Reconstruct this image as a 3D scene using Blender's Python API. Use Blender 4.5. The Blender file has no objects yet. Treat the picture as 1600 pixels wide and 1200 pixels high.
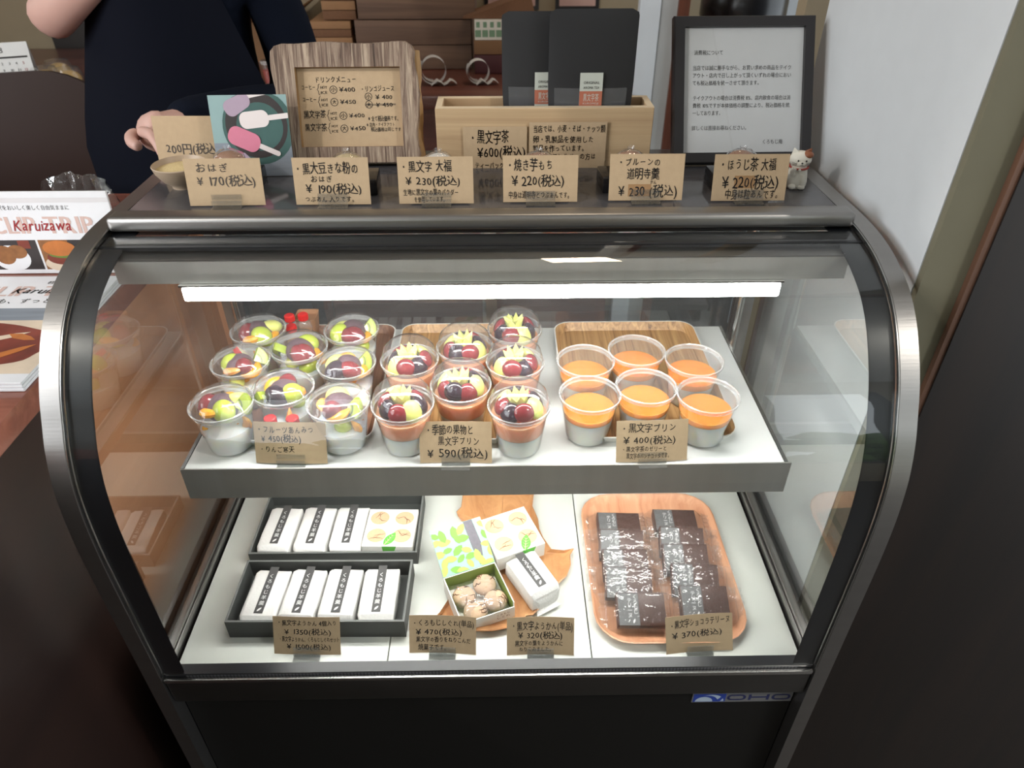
import bpy, bmesh, math, random
from math import sin, cos, pi, radians, atan2, sqrt
from mathutils import Vector, Matrix, Euler

S = bpy.context.scene
COL = S.collection
rnd = random.Random(7)

# ---------------------------------------------------------------- camera
YAW, PITCH, ROLL, CX, FPX = 0.015345, 0.623571, -0.00094, 0.02077, 1115.5
CAM = Vector((CX, 0, 1.47))
FWD = Vector((sin(YAW)*cos(PITCH), cos(YAW)*cos(PITCH), -sin(PITCH)))
_r = Vector((cos(YAW), -sin(YAW), 0)); _u = _r.cross(FWD)
RGT = cos(ROLL)*_r + sin(ROLL)*_u
UPV = -sin(ROLL)*_r + cos(ROLL)*_u
cam = bpy.data.cameras.new('camera'); cam_o = bpy.data.objects.new('camera', cam); COL.objects.link(cam_o)
M3 = Matrix((RGT, UPV, -FWD)).transposed()
cam_o.matrix_world = Matrix.Translation(CAM) @ M3.to_4x4()
cam.sensor_width = 36; cam.lens = FPX/1600*36; cam.clip_start = 0.02; cam.clip_end = 60
cam.dof.use_dof = True; cam.dof.focus_distance = 0.93; cam.dof.aperture_fstop = 7
S.camera = cam_o
def P(a, b, x=None, y=None, z=None):
    """point of the real plane x / y / z = const seen at photo pixel (a, b); used to survey the place"""
    d = RGT*((a-800)/FPX) + FWD + UPV*((600-b)/FPX)
    t = (x-CAM.x)/d.x if x is not None else ((y-CAM.y)/d.y if y is not None else (z-CAM.z)/d.z)
    return CAM + d*t

# ---------------------------------------------------------------- world, light, exposure
S.view_settings.view_transform = 'Standard'; S.view_settings.look = 'None'
S.view_settings.gamma = 1; S.view_settings.use_curve_mapping = False
S.view_settings.exposure = 0.0
W = bpy.data.worlds.new('overcast_sky'); S.world = W; W.use_nodes = True
bg = W.node_tree.nodes['Background']; bg.inputs[0].default_value = (0.86, 0.94, 1.0, 1); bg.inputs[1].default_value = 2.6
S.cycles.max_bounces = 10; S.cycles.transparent_max_bounces = 40; S.cycles.diffuse_bounces = 4; S.cycles.glossy_bounces = 5
S.cycles.caustics_reflective = False; S.cycles.caustics_refractive = False; S.cycles.sample_clamp_indirect = 4
def area_light(name, loc, target, sx, sy, power, col):
    l = bpy.data.lights.new(name, 'AREA'); l.shape = 'RECTANGLE'; l.size = sx; l.size_y = sy; l.energy = power; l.color = col
    o = bpy.data.objects.new(name, l); COL.objects.link(o); o.location = loc
    o.rotation_euler = (Vector(target)-Vector(loc)).to_track_quat('-Z', 'Y').to_euler(); return o
area_light('daylight_side_window', (-2.15, -0.35, 1.75), (0.5, 0.95, 1.15), 1.6, 1.2, 40, (0.93, 0.965, 1.0))
area_light('back_room_window', (-2.15, 1.5, 1.95), (0, 1.2, 1.6), 0.9, 0.8, 3.5, (0.86, 0.94, 1.0))
for _x in (-1.85, 1.85):
    dl = area_light('fill_downlight', (_x, -.45, 2.54), (0, .5, .75), 0.06, 0.06, 17, (1.0, .94, .86)); dl.data.shape = 'DISK'  # fill lamps added to brighten the fronts of the cards and cups
area_light('back_room_ceiling_light', (0.27, 1.62, 2.35), (0.2, 2.1, 1.0), 0.22, 0.22, 4, (1.0, 0.80, 0.58))

# ---------------------------------------------------------------- materials
MATS = {}
def new_mat(name):
    m = bpy.data.materials.new(name); m.use_nodes = True; MATS[name] = m
    return m, m.node_tree, m.node_tree.nodes['Principled BSDF']
def srgb(r, g, b):
    f = lambda c: (c/255/12.92) if c <= 10 else ((c/255+0.055)/1.055)**2.4
    return (f(r), f(g), f(b), 1)
def lin(c): return (c[0], c[1], c[2], 1)
def mat(name, col, rough=0.5, metal=0.0, bump=0.0, bscale=200, var=0.0, vscale=30, spec=0.5, coat=0.0, sss=0.0, stretch=(1, 1, 1)):
    m, nt, b = new_mat(name); c = lin(col)
    b.inputs['Base Color'].default_value = c; b.inputs['Roughness'].default_value = rough; b.inputs['Metallic'].default_value = metal
    b.inputs['Specular IOR Level'].default_value = spec; b.inputs['Coat Weight'].default_value = coat
    if sss:
        b.inputs['Subsurface Weight'].default_value = sss; b.inputs['Subsurface Radius'].default_value = (1, .6, .4); b.inputs['Subsurface Scale'].default_value = 0.006
    tc = nt.nodes.new('ShaderNodeTexCoord'); mp = nt.nodes.new('ShaderNodeMapping'); mp.inputs['Scale'].default_value = stretch
    nt.links.new(tc.outputs['Object'], mp.inputs[0])
    n = nt.nodes.new('ShaderNodeTexNoise'); n.inputs['Scale'].default_value = vscale; n.inputs['Detail'].default_value = 4
    nt.links.new(mp.outputs[0], n.inputs['Vector'])
    mx = nt.nodes.new('ShaderNodeMix'); mx.data_type = 'RGBA'
    v = var or 0.04
    mx.inputs[6].default_value = lin([x*(1-v) for x in c[:3]]); mx.inputs[7].default_value = lin([min(1, x*(1+v)) for x in c[:3]])
    nt.links.new(n.outputs[0], mx.inputs[0]); nt.links.new(mx.outputs[2], b.inputs['Base Color'])
    if bump:
        n2 = nt.nodes.new('ShaderNodeTexNoise'); n2.inputs['Scale'].default_value = bscale; n2.inputs['Detail'].default_value = 3
        nt.links.new(mp.outputs[0], n2.inputs['Vector'])
        bp = nt.nodes.new('ShaderNodeBump'); bp.inputs['Strength'].default_value = bump; bp.inputs['Distance'].default_value = 0.002
        nt.links.new(n2.outputs[0], bp.inputs['Height']); nt.links.new(bp.outputs[0], b.inputs['Normal'])
    return m
def wood(name, c1, c2, scale=60, stretch=(1, 0.06, 1), rough=0.45, bump=0.0, coat=0.0, dist=1.5, c3=None):
    m, nt, b = new_mat(name); b.inputs['Roughness'].default_value = rough; b.inputs['Coat Weight'].default_value = coat
    tc = nt.nodes.new('ShaderNodeTexCoord'); mp = nt.nodes.new('ShaderNodeMapping'); mp.inputs['Scale'].default_value = stretch
    nt.links.new(tc.outputs['Object'], mp.inputs[0])
    n = nt.nodes.new('ShaderNodeTexNoise'); n.inputs['Scale'].default_value = scale; n.inputs['Detail'].default_value = 6; n.inputs['Roughness'].default_value = 0.65; n.inputs['Distortion'].default_value = dist
    nt.links.new(mp.outputs[0], n.inputs['Vector'])
    cr = nt.nodes.new('ShaderNodeValToRGB'); cr.color_ramp.elements[0].position = 0.32; cr.color_ramp.elements[1].position = 0.68
    cr.color_ramp.elements[0].color = lin(c1); cr.color_ramp.elements[1].color = lin(c2)
    if c3:
        e = cr.color_ramp.elements.new(0.45); e.color = lin(c3)
    nt.links.new(n.outputs[0], cr.inputs[0]); nt.links.new(cr.outputs[0], b.inputs['Base Color'])
    if bump:
        bp = nt.nodes.new('ShaderNodeBump'); bp.inputs['Strength'].default_value = bump; bp.inputs['Distance'].default_value = 0.003
        nt.links.new(n.outputs[0], bp.inputs['Height']); nt.links.new(bp.outputs[0], b.inputs['Normal'])
    return m
def clear(name, tint=(1, 1, 1), ior=1.5, gain=1.0, rough=0.0, haze=0.0, bump=0.0, bscale=120, hazecol=(.9, .9, .9)):
    """thin clear sheet: what is not mirrored by Fresnel goes straight through"""
    m = bpy.data.materials.new(name); m.use_nodes = True; nt = m.node_tree; nt.nodes.clear(); MATS[name] = m
    out = nt.nodes.new('ShaderNodeOutputMaterial'); tr = nt.nodes.new('ShaderNodeBsdfTransparent'); tr.inputs[0].default_value = lin(tint)
    gl = nt.nodes.new('ShaderNodeBsdfGlossy'); gl.inputs['Roughness'].default_value = rough
    fr = nt.nodes.new('ShaderNodeFresnel'); geo = nt.nodes.new('ShaderNodeNewGeometry')
    mi = nt.nodes.new('ShaderNodeMix'); mi.inputs[2].default_value = ior; mi.inputs[3].default_value = 1/ior  # both sides of a sheet mirror alike
    nt.links.new(geo.outputs['Backfacing'], mi.inputs[0]); nt.links.new(mi.outputs[0], fr.inputs[0])
    mu = nt.nodes.new('ShaderNodeMath'); mu.operation = 'MULTIPLY'; mu.inputs[1].default_value = gain; mu.use_clamp = True
    nt.links.new(fr.outputs[0], mu.inputs[0])
    base = tr
    if haze:
        df = nt.nodes.new('ShaderNodeBsdfDiffuse'); df.inputs[0].default_value = lin(hazecol)
        mh = nt.nodes.new('ShaderNodeMixShader'); mh.inputs[0].default_value = haze
        nt.links.new(tr.outputs[0], mh.inputs[1]); nt.links.new(df.outputs[0], mh.inputs[2]); base = mh
    mx = nt.nodes.new('ShaderNodeMixShader'); nt.links.new(mu.outputs[0], mx.inputs[0])
    nt.links.new(base.outputs[0], mx.inputs[1]); nt.links.new(gl.outputs[0], mx.inputs[2]); nt.links.new(mx.outputs[0], out.inputs[0])
    if bump:
        tc = nt.nodes.new('ShaderNodeTexCoord'); n = nt.nodes.new('ShaderNodeTexNoise'); n.inputs['Scale'].default_value = bscale; n.inputs['Detail'].default_value = 2
        nt.links.new(tc.outputs['Object'], n.inputs['Vector'])
        bp = nt.nodes.new('ShaderNodeBump'); bp.inputs['Strength'].default_value = bump; bp.inputs['Distance'].default_value = 0.004
        nt.links.new(n.outputs[0], bp.inputs['Height']); nt.links.new(bp.outputs[0], gl.inputs['Normal']); nt.links.new(bp.outputs[0], fr.inputs['Normal'])
    return m
def emit(name, col, s):
    m = bpy.data.materials.new(name); m.use_nodes = True; nt = m.node_tree; nt.nodes.clear(); MATS[name] = m
    o = nt.nodes.new('ShaderNodeOutputMaterial'); e = nt.nodes.new('ShaderNodeEmission'); e.inputs[0].default_value = lin(col); e.inputs[1].default_value = s
    nt.links.new(e.outputs[0], o.inputs[0]); return m

mat('steel_satin', (.62, .61, .58), .50, 1.0, bump=.04, bscale=400, var=.12, vscale=40, stretch=(1, .05, .05))
mat('steel', (.34, .33, .32), .37, 1.0, bump=.05, bscale=400, var=.08, vscale=60, stretch=(.05, 1, 1))
mat('steel_fine', (.60, .60, .59), .22, 1.0)
mat('body_black', (.008, .0075, .007), .55, 0.0, spec=.25)
mat('bar_dark', (.10, .095, .09), .36, .9)
mat('gasket', (.010, .011, .014), .28)
mat('dotted_print', (.10, .10, .11), .4)
mat('top_glass', (.080, .078, .084), .10, spec=.6)
mat('white_enamel', (.80, .82, .81), .22)
mat('deck', (.70, .72, .67), .33)
mat('grey_print', (.30, .31, .33), .5)
emit('lamp_white', (1.0, .985, .95), 40)
emit('lamp_under', (1.0, .985, .95), 46)
clear('case_glass', (.965, .985, .975), 1.5, 1.7)
clear('side_pane', (.965, .985, .975), 1.5, 2.8)
clear('door_pane', (.80, .84, .84), 1.5, 2.6, .02, .10, hazecol=(.55, .58, .60))
clear('plastic', (.985, .985, .985), 1.45, 1.5, .03, .045)
clear('plastic_rim', (.97, .97, .97), 1.5, 2.2, .10, .30)
clear('acrylic', (.96, .97, .97), 1.5, 2.0, .02, .03)
clear('film', (.98, .98, .98), 1.5, 2.1, .08, .06, bump=.9, bscale=90)
clear('film_soft', (.985, .985, .985), 1.45, 1.15, .10, .03, bump=.8, bscale=70)
mat('kraft', srgb(186, 161, 129), .8, bump=.1, bscale=900, var=.08, vscale=120)
mat('kraft_dark', srgb(160, 124, 86), .8, var=.06)
mat('ink', (.012, .010, .010), .6)
mat('ink_faded', (.11, .09, .075), .6)
mat('paper_white', (.80, .80, .79), .7)
mat('paper_grey', (.66, .645, .66), .7)
mat('paper_cream', (.78, .74, .66), .7)
mat('washi', (.80, .79, .77), .75, bump=.25, bscale=350, var=.06, vscale=260)
mat('label_grey', (.060, .058, .058), .55)
mat('label_sheen', (.13, .13, .132), .5)
mat('box_grey', (.042, .045, .043), .55)
mat('box_edge', (.13, .135, .13), .55)
wood('tray_walnut', srgb(78, 52, 40), srgb(160, 118, 92), 60, (1.6, .04, 1), .42, c3=srgb(122, 84, 64))
wood('tray_oak', srgb(104, 70, 40), srgb(204, 164, 112), 60, (1.6, .04, 1), .42, c3=srgb(166, 124, 78))
wood('tray_teak', srgb(186, 126, 94), srgb(220, 168, 134), 30, (1.2, .06, 1), .35, coat=.2, c3=srgb(204, 146, 112))
wood('leaf_wood', srgb(172, 116, 74), srgb(214, 162, 112), 20, (1, .3, 1), .35, bump=.3, coat=.3)
mat('tray_white', (.80, .79, .75), .4)
wood('weathered', srgb(74, 58, 48), srgb(192, 172, 150), 130, (1.1, .9, .06), .75, bump=1.0, c3=srgb(120, 98, 84))
mat('frame_light', srgb(206, 196, 180), .7, var=.12)
wood('bark', srgb(120, 90, 56), srgb(176, 140, 94), 40, (.8, 1, .2), .8, bump=.5)
wood('kiri', srgb(168, 138, 104), srgb(206, 178, 140), 26, (.05, 1, 1), .6, dist=.8)
mat('kiri_rim', srgb(220, 200, 170), .6)
mat('pouch_black', (.018, .018, .020), .55)
clear('pouch_window', (.55, .58, .62), 1.45, 2.0, .15, .25, hazecol=(.35, .36, .38))
mat('tea_leaf', (.16, .12, .06), .8, bump=.8, bscale=120, var=.6, vscale=120)
mat('label_red', srgb(182, 108, 84), .7)
mat('label_pale', srgb(196, 200, 190), .7)
mat('frame_black', (.018, .016, .017), .35)
mat('cat_white', (.76, .73, .64), .5, var=.06)
mat('cat_brown', srgb(140, 84, 54), .5)
mat('cat_red', srgb(160, 60, 50), .5)
mat('ceramic', srgb(170, 150, 128), .45, var=.12)
mat('kinako', srgb(206, 184, 136), .85, bump=.5, bscale=300)
mat('mochi', (.74, .70, .64), .6)
mat('mochi_tea', srgb(150, 104, 70), .6)
mat('lacquer', (.012, .012, .014), .18)
mat('red_cap', srgb(214, 38, 38), .3)
clear('syrup_bottle', (.93, .90, .86), 1.45, 1.6, .06, .16)
mat('syrup', srgb(196, 150, 96), .2)
mat('kraft_pot', srgb(170, 128, 96), .6)
# foods
def milky(name, col, rough=.2, sc=.02):
    """jelly or milk pudding that lets light bleed through"""
    m, nt, b = new_mat(name); b.inputs['Base Color'].default_value = lin(col); b.inputs['Roughness'].default_value = rough
    b.inputs['Subsurface Weight'].default_value = 1.0; b.inputs['Subsurface Radius'].default_value = (1, .8, .6); b.inputs['Subsurface Scale'].default_value = sc
milky('panna', (.99, .93, .82), .3); milky('orange_jelly', srgb(252, 140, 62), .06, .010); milky('orange_side', srgb(255, 170, 92), .2, .012)
milky('pink_jelly', srgb(255, 172, 140), .15, .015); milky('agar', (.94, .91, .86), .15, .03)
mat('grape_red', srgb(128, 34, 44), .12, coat=.5, var=.3, vscale=90)
mat('grape_dark', srgb(44, 22, 40), .14, coat=.5, var=.3, vscale=90)
mat('grape_green', srgb(190, 205, 70), .15, coat=.4, sss=.3)
mat('bean_paste', srgb(96, 70, 80), .6, bump=.6, bscale=260, var=.2, vscale=250)
mat('orange_fruit', srgb(250, 172, 30), .25, sss=.3, var=.12, vscale=260)
mat('peach', srgb(246, 168, 84), .2, sss=.3)
mat('kiwi', srgb(172, 190, 62), .25, sss=.2)
mat('kiwi_core', srgb(232, 230, 176), .3)
mat('seed', (.01, .01, .01), .5)
mat('apple_flesh', (.84, .80, .58), .35)
mat('apple_red', srgb(190, 36, 36), .3)
mat('star_grape', srgb(226, 226, 130), .3, sss=.3)
mat('biscuit', srgb(206, 174, 146), .85, bump=.3, bscale=200, var=.1, vscale=80)
mat('crack', srgb(104, 72, 52), .9)
mat('carton_white', (.82, .80, .75), .6)
mat('print_tan', srgb(206, 172, 138), .7, var=.08, vscale=300)
mat('print_brown', srgb(116, 84, 62), .7)
mat('print_green', srgb(96, 176, 70), .6)
mat('leaf_light', srgb(160, 202, 84), .6)
mat('leaf_mid', srgb(104, 156, 56), .6)
mat('leaf_vein', srgb(214, 236, 170), .6)
mat('print_mist', srgb(140, 176, 164), .55, var=.12, vscale=14)
mat('print_trunk', srgb(84, 80, 88), .6, var=.4, vscale=160)
mat('olive', srgb(122, 140, 66), .6)
mat('choco', srgb(70, 42, 34), .42, bump=.15, bscale=150, var=.2, vscale=70)
mat('silver_white', (.86, .86, .84), .6)
# room
mat('wall_plaster', srgb(196, 199, 201), .85, bump=.05, bscale=60)
mat('wall_end', srgb(104, 100, 82), .85)
mat('wall_beige', srgb(152, 138, 114), .85)
mat('floor_dark', (.035, .026, .020), .5, var=.3, vscale=6)
mat('ceiling', (.62, .60, .56), .9)
wood('dark_wood', srgb(20, 13, 10), srgb(31, 21, 16), 18, (1, 1, .06), .5)
wood('dark_edge', srgb(84, 58, 44), srgb(110, 78, 60), 18, (1, 1, .06), .5)
wood('counter_red', srgb(120, 70, 58), srgb(148, 94, 78), 18, (.06, 1, 1), .25, coat=.3)
wood('counter_side_shaded', srgb(30, 18, 15), srgb(40, 25, 20), 10, (1, .08, .6), .45)  # counter side wood again, with the shade of its unlit near end painted in
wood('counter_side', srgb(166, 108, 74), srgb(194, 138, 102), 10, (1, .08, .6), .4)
wood('back_counter', srgb(90, 50, 42), srgb(116, 70, 58), 14, (.06, 1, 1), .3, coat=.2)
wood('crate', srgb(84, 62, 50), srgb(114, 88, 70), 22, (.06, 1, 1), .7)
mat('cardboard', srgb(132, 98, 68), .85, var=.08)
mat('kraft_bag', srgb(150, 112, 78), .8, var=.1, vscale=60)
mat('kraft_bag_edge', srgb(112, 78, 54), .85, var=.2, vscale=200)
mat('ribbon', (.72, .71, .70), .45)
mat('navy', (.004, .006, .013), .9, spec=.1, bump=.2, bscale=500)
mat('apron', (.004, .005, .010), .9, spec=.1)
mat('skin', srgb(196, 158, 146), .5, sss=.15)
mat('hair', (.012, .010, .009), .5)
mat('lip', srgb(170, 96, 88), .5)
mat('eye_white', (.8, .8, .8), .3)
mat('door_white', (.62, .66, .70), .5)
mat('door_grey', (.40, .41, .41), .5)
wood('post_brown', srgb(70, 38, 28), srgb(100, 58, 42), 16, (1, 1, .06), .4)
mat('pot_black', (.010, .010, .012), .25)
mat('jar_lid', (.5, .5, .5), .4)
mat('green_print', srgb(120, 150, 120), .7)
mat('pink_print', srgb(206, 120, 140), .7)
mat('dark_red_box', srgb(76, 34, 38), .6)
mat('pastel', srgb(196, 160, 150), .8)
mat('bun', srgb(196, 160, 96), .7, var=.2)
# prints
mat('mag_white', (.76, .77, .80), .45)
mat('mag_salmon', srgb(206, 178, 170), .5)
mat('mag_red', srgb(150, 30, 36), .5)
mat('pic_dark', (.03, .022, .022), .5, var=.5, vscale=40)
mat('pic_brown', srgb(140, 92, 52), .5, var=.5, vscale=90)
mat('pic_bun', srgb(188, 112, 52), .5, var=.35, vscale=50)
mat('pic_meat', srgb(120, 52, 38), .5, var=.9, vscale=24)
mat('pic_cream', srgb(216, 198, 176), .5, var=.2, vscale=30)
mat('pic_green', srgb(96, 128, 52), .5)
mat('pic_teal', srgb(58, 92, 88), .5, var=.4, vscale=20)
mat('pic_sky', srgb(138, 166, 166), .5, var=.15, vscale=20)
mat('pic_slat', srgb(128, 136, 146), .5, var=.3, vscale=60, stretch=(.2, 1, 3))
mat('pic_pink', srgb(208, 122, 146), .5, var=.1, vscale=60)
mat('pic_lilac', srgb(170, 150, 168), .5, var=.1, vscale=60)
mat('pic_cream2', srgb(226, 216, 214), .5)
mat('logo_blue', srgb(42, 66, 150), .4)
mat('logo_white', srgb(170, 186, 205), .4)
mat('logo_grey', srgb(108, 108, 110), .4)
mat('logo_deep', srgb(38, 44, 84), .4)
mat('hedge', srgb(84, 116, 52), .8, var=.6, vscale=9)
mat('paving', (.52, .52, .50), .8)
mat('chair_brown', srgb(50, 30, 24), .45)
# ---------------------------------------------------------------- mesh builder
class MB:
    def __init__(s): s.v = []; s.f = []; s.m = []; s.mats = []
    def mi(s, m):
        if m not in s.mats: s.mats.append(m)
        return s.mats.index(m)
    def add(s, vs, fs, m, T=None):
        k = len(s.v); i = s.mi(m)
        s.v += [tuple(T @ Vector(v)) if T else tuple(v) for v in vs]
        s.f += [tuple(k+j for j in f) for f in fs]; s.m += [i]*len(fs); return s
    def box(s, a, b, m, T=None, bevel=0.0, seg=2):
        x0, y0, z0 = a; x1, y1, z1 = b
        vs = [(x0,y0,z0),(x1,y0,z0),(x1,y1,z0),(x0,y1,z0),(x0,y0,z1),(x1,y0,z1),(x1,y1,z1),(x0,y1,z1)]
        fs = [(3,2,1,0),(4,5,6,7),(0,1,5,4),(1,2,6,5),(2,3,7,6),(3,0,4,7)]
        if bevel:
            bm = bmesh.new(); bv = [bm.verts.new(v) for v in vs]
            for f in fs: bm.faces.new([bv[i] for i in f])
            bmesh.ops.bevel(bm, geom=bm.edges[:], offset=bevel, segments=seg, profile=.6, affect='EDGES')
            bm.verts.index_update(); vs = [v.co.copy() for v in bm.verts]; fs = [[v.index for v in f.verts] for f in bm.faces]; bm.free()
        return s.add(vs, fs, m, T)
    def prism(s, poly, z0, z1, m, T=None, side=None):
        n = len(poly); vs = [(x, y, z0) for x, y in poly] + [(x, y, z1) for x, y in poly]
        s.add(vs, [tuple(range(n-1, -1, -1)), tuple(range(n, 2*n))], m, T)
        k = len(s.v)-2*n; i = s.mi(side or m)
        for j in range(n): s.f.append((k+j, k+(j+1) % n, k+n+(j+1) % n, k+n+j)); s.m.append(i)
        return s
    def lathe(s, prof, m, seg=32, T=None):
        n = len(prof); vs = []; fs = []
        for j in range(seg):
            a = 2*pi*j/seg
            for r, z in prof: vs.append((r*cos(a), r*sin(a), z))
        for j in range(seg):
            k = (j+1) % seg
            for i in range(n-1):
                if prof[i][0] < 1e-7 and prof[i+1][0] < 1e-7: continue
                if prof[i][0] < 1e-7: fs.append((j*n+i, k*n+i+1, j*n+i+1))
                elif prof[i+1][0] < 1e-7: fs.append((j*n+i, k*n+i, j*n+i+1))
                else: fs.append((j*n+i, k*n+i, k*n+i+1, j*n+i+1))
        return s.add(vs, fs, m, T)
    def ball(s, c, r, m, seg=20, ring=12, T=None, noise=0, seed=0):
        rx, ry, rz = r if hasattr(r, '__len__') else (r, r, r); vs = []; fs = []; R = random.Random(seed)
        for i in range(ring+1):
            t = pi*i/ring
            for j in range(seg):
                a = 2*pi*j/seg; q = 1+noise*(R.random()-.5)
                vs.append((c[0]+rx*sin(t)*cos(a)*q, c[1]+ry*sin(t)*sin(a)*q, c[2]+rz*cos(t)*q))
        for i in range(ring):
            for j in range(seg):
                k = (j+1) % seg; fs.append((i*seg+j, (i+1)*seg+j, (i+1)*seg+k, i*seg+k))
        return s.add(vs, fs, m, T)
    def tube(s, path, r, m, seg=10, T=None, cap=True):
        path = [Vector(p) for p in path]; n = len(path); vs = []; fs = []
        rr = r if hasattr(r, '__len__') else [r]*n; up = Vector((0, 0, 1)); prev = None
        for i, p in enumerate(path):
            d = (path[min(i+1, n-1)]-path[max(i-1, 0)]).normalized()
            if prev is None: a = d.orthogonal().normalized()
            else: a = (prev - d*prev.dot(d)).normalized()
            prev = a; b = d.cross(a)
            for j in range(seg):
                t = 2*pi*j/seg; vs.append(p + (a*cos(t)+b*sin(t))*rr[i])
        for i in range(n-1):
            for j in range(seg):
                k = (j+1) % seg; fs.append((i*seg+j, i*seg+k, (i+1)*seg+k, (i+1)*seg+j))
        if cap: fs += [tuple(range(seg-1, -1, -1)), tuple((n-1)*seg+j for j in range(seg))]
        return s.add(vs, fs, m, T)
    def sweep_yz(s, prof, x0, x1, t, m):
        """band following a (y,z) profile between x0 and x1, thickness t to the right-hand normal"""
        n = len(prof); nr = []
        for i in range(n):
            a = prof[max(i-1, 0)]; b = prof[min(i+1, n-1)]; dy, dz = b[0]-a[0], b[1]-a[1]; L = sqrt(dy*dy+dz*dz) or 1
            nr.append((-dz/L, dy/L))
        vs = []
        for (y, z), (ny, nz) in zip(prof, nr):
            vs += [(x0, y, z), (x1, y, z), (x1, y+ny*t, z+nz*t), (x0, y+ny*t, z+nz*t)]
        fs = []
        for i in range(n-1):
            for j in range(4): k = (j+1) % 4; fs.append((4*i+j, 4*i+k, 4*i+4+k, 4*i+4+j))
        fs += [(3, 2, 1, 0), (4*n-4, 4*n-3, 4*n-2, 4*n-1)]
        return s.add(vs, fs, m)
    def mesh(s, name, smooth=35):
        me = bpy.data.meshes.new(name); me.from_pydata(s.v, [], s.f)
        for m in s.mats: me.materials.append(MATS[m])
        me.polygons.foreach_set('material_index', s.m)
        bm = bmesh.new(); bm.from_mesh(me); bmesh.ops.recalc_face_normals(bm, faces=bm.faces[:])
        if smooth:
            for f in bm.faces: f.smooth = True
            for e in bm.edges:
                if len(e.link_faces) == 2 and e.calc_face_angle(0) > radians(smooth): e.smooth = False
        bm.to_mesh(me); bm.free(); return me
    def build(s, name, parent=None, world=False, smooth=35):
        if world and parent is not None:
            o = Vector(parent.location); s.v = [tuple(Vector(v)-o) for v in s.v]
        ob = bpy.data.objects.new(name, s.mesh(name, smooth)); COL.objects.link(ob)
        if parent is not None: ob.parent = parent
        return ob
    def place(s, name, loc, rot=(0, 0, 0)):
        ob = s.build(name); ob.location = loc; ob.rotation_euler = rot; return ob
def tag(o, label=None, cat=None, group=None, kind=None):
    if label: o['label'] = label
    if cat: o['category'] = cat
    if group: o['group'] = group
    if kind: o['kind'] = kind
    return o
def thing(name, label, cat, loc=(0, 0, 0), rot=(0, 0, 0), group=None):
    o = bpy.data.objects.new(name, None); COL.objects.link(o); o.empty_display_size = .02
    o.location = loc; o.rotation_euler = rot; return tag(o, label, cat, group)
def part(name, mesh, parent, loc=(0, 0, 0), rot=(0, 0, 0), scale=1):
    o = bpy.data.objects.new(name, mesh); COL.objects.link(o); o.parent = parent
    o.location = loc; o.rotation_euler = rot; o.scale = (scale,)*3; return o
def structure(name, mb, **k): return tag(mb.build(name, **k), kind='structure')
def TR(loc=(0, 0, 0), rot=(0, 0, 0), sc=(1, 1, 1)):
    return Matrix.Translation(loc) @ Euler(rot).to_matrix().to_4x4() @ Matrix.Diagonal((*sc, 1))
def rrect(w, h, r, n=5, cx=0, cy=0):
    out = []
    for sx, sy, a0 in ((1, -1, -90), (1, 1, 0), (-1, 1, 90), (-1, -1, 180)):
        for i in range(n+1):
            a = radians(a0+90*i/n); out.append((cx+sx*(w/2-r)+r*cos(a), cy+sy*(h/2-r)+r*sin(a)))
    return out
def circle(r, n=24, cx=0, cy=0, ry=None): return [(cx+r*cos(2*pi*i/n), cy+(ry or r)*sin(2*pi*i/n)) for i in range(n)]

# ---------------------------------------------------------------- writing
GLY = {}
def glyph(ch):
    key = ch
    if key not in GLY:
        c = bpy.data.curves.new('g', 'FONT'); c.body = ch; c.size = 1; c.resolution_u = 2
        o = bpy.data.objects.new('g', c); COL.objects.link(o); bpy.context.view_layer.update()
        me = o.evaluated_get(bpy.context.evaluated_depsgraph_get()).to_mesh()
        vs = [(v.co.x, v.co.y) for v in me.vertices]; fs = [tuple(p.vertices) for p in me.polygons]
        o.to_mesh_clear(); bpy.data.objects.remove(o); bpy.data.curves.remove(c)
        if ch in ' \u3000': adv = .35
        elif vs:
            w = max(v[0] for v in vs); adv = 1.0 if ord(ch) > 0x2000 else w+.06
        else: adv = .4
        GLY[key] = (vs, fs, adv)
    return GLY[key]
def write(mb, text, x0, x1, yc, h, m='ink', hand=1.0, slope=0.0, seed=None, z=0.0, shear=0.0, wt=None):
    """one line of writing on the local XZ plane (x right, z up), facing -Y; fills x0..x1, height h, centre yc"""
    R = random.Random(seed if seed is not None else text)
    wt = (.020 if hand else 0.0) if wt is None else wt
    pens = [(0, 0)] if not wt else ([(-wt/2, wt*.3), (wt/2, -wt*.3)] if wt < .03 else [(-wt, 0), (-wt/2, 0), (0, 0), (wt/2, 0), (wt, 0)])
    adv = sum(glyph(c)[2] for c in text); sx = (x1-x0)/adv; sz = h/.86; x = x0
    for c in text:
        vs, fs, a = glyph(c)
        ang = R.uniform(-.07, .07)*hand; k = 1+R.uniform(-.10, .10)*hand; dy = R.uniform(-.05, .05)*hand
        kana = 0x3040 <= ord(c) < 0x3100
        if kana and hand: k *= .88
        cxm, cym = a/2, .37; w1, w2 = R.random(), R.random()
        for pj, (ox, oy) in enumerate(pens if vs else ()):
            out = []
            for px, py in vs:
                qx, qy = px-cxm, py-cym; wob = .014*hand
                qx += wob*sin(9*py+3*px+6*w1)+ox; qy += wob*cos(8*px-2*py+6*w2)+oy
                rx, ry = (qx*cos(ang)-qy*sin(ang))*k, (qx*sin(ang)+qy*cos(ang))*k
                rx += shear*ry
                X = x+(cxm+rx)*sx; Z = yc+(ry+dy)*sz+slope*(X-x0)
                out.append((X, -z-.00003*pj, Z))
            mb.add(out, fs, m)
        x += a*sx
    return mb
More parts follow.
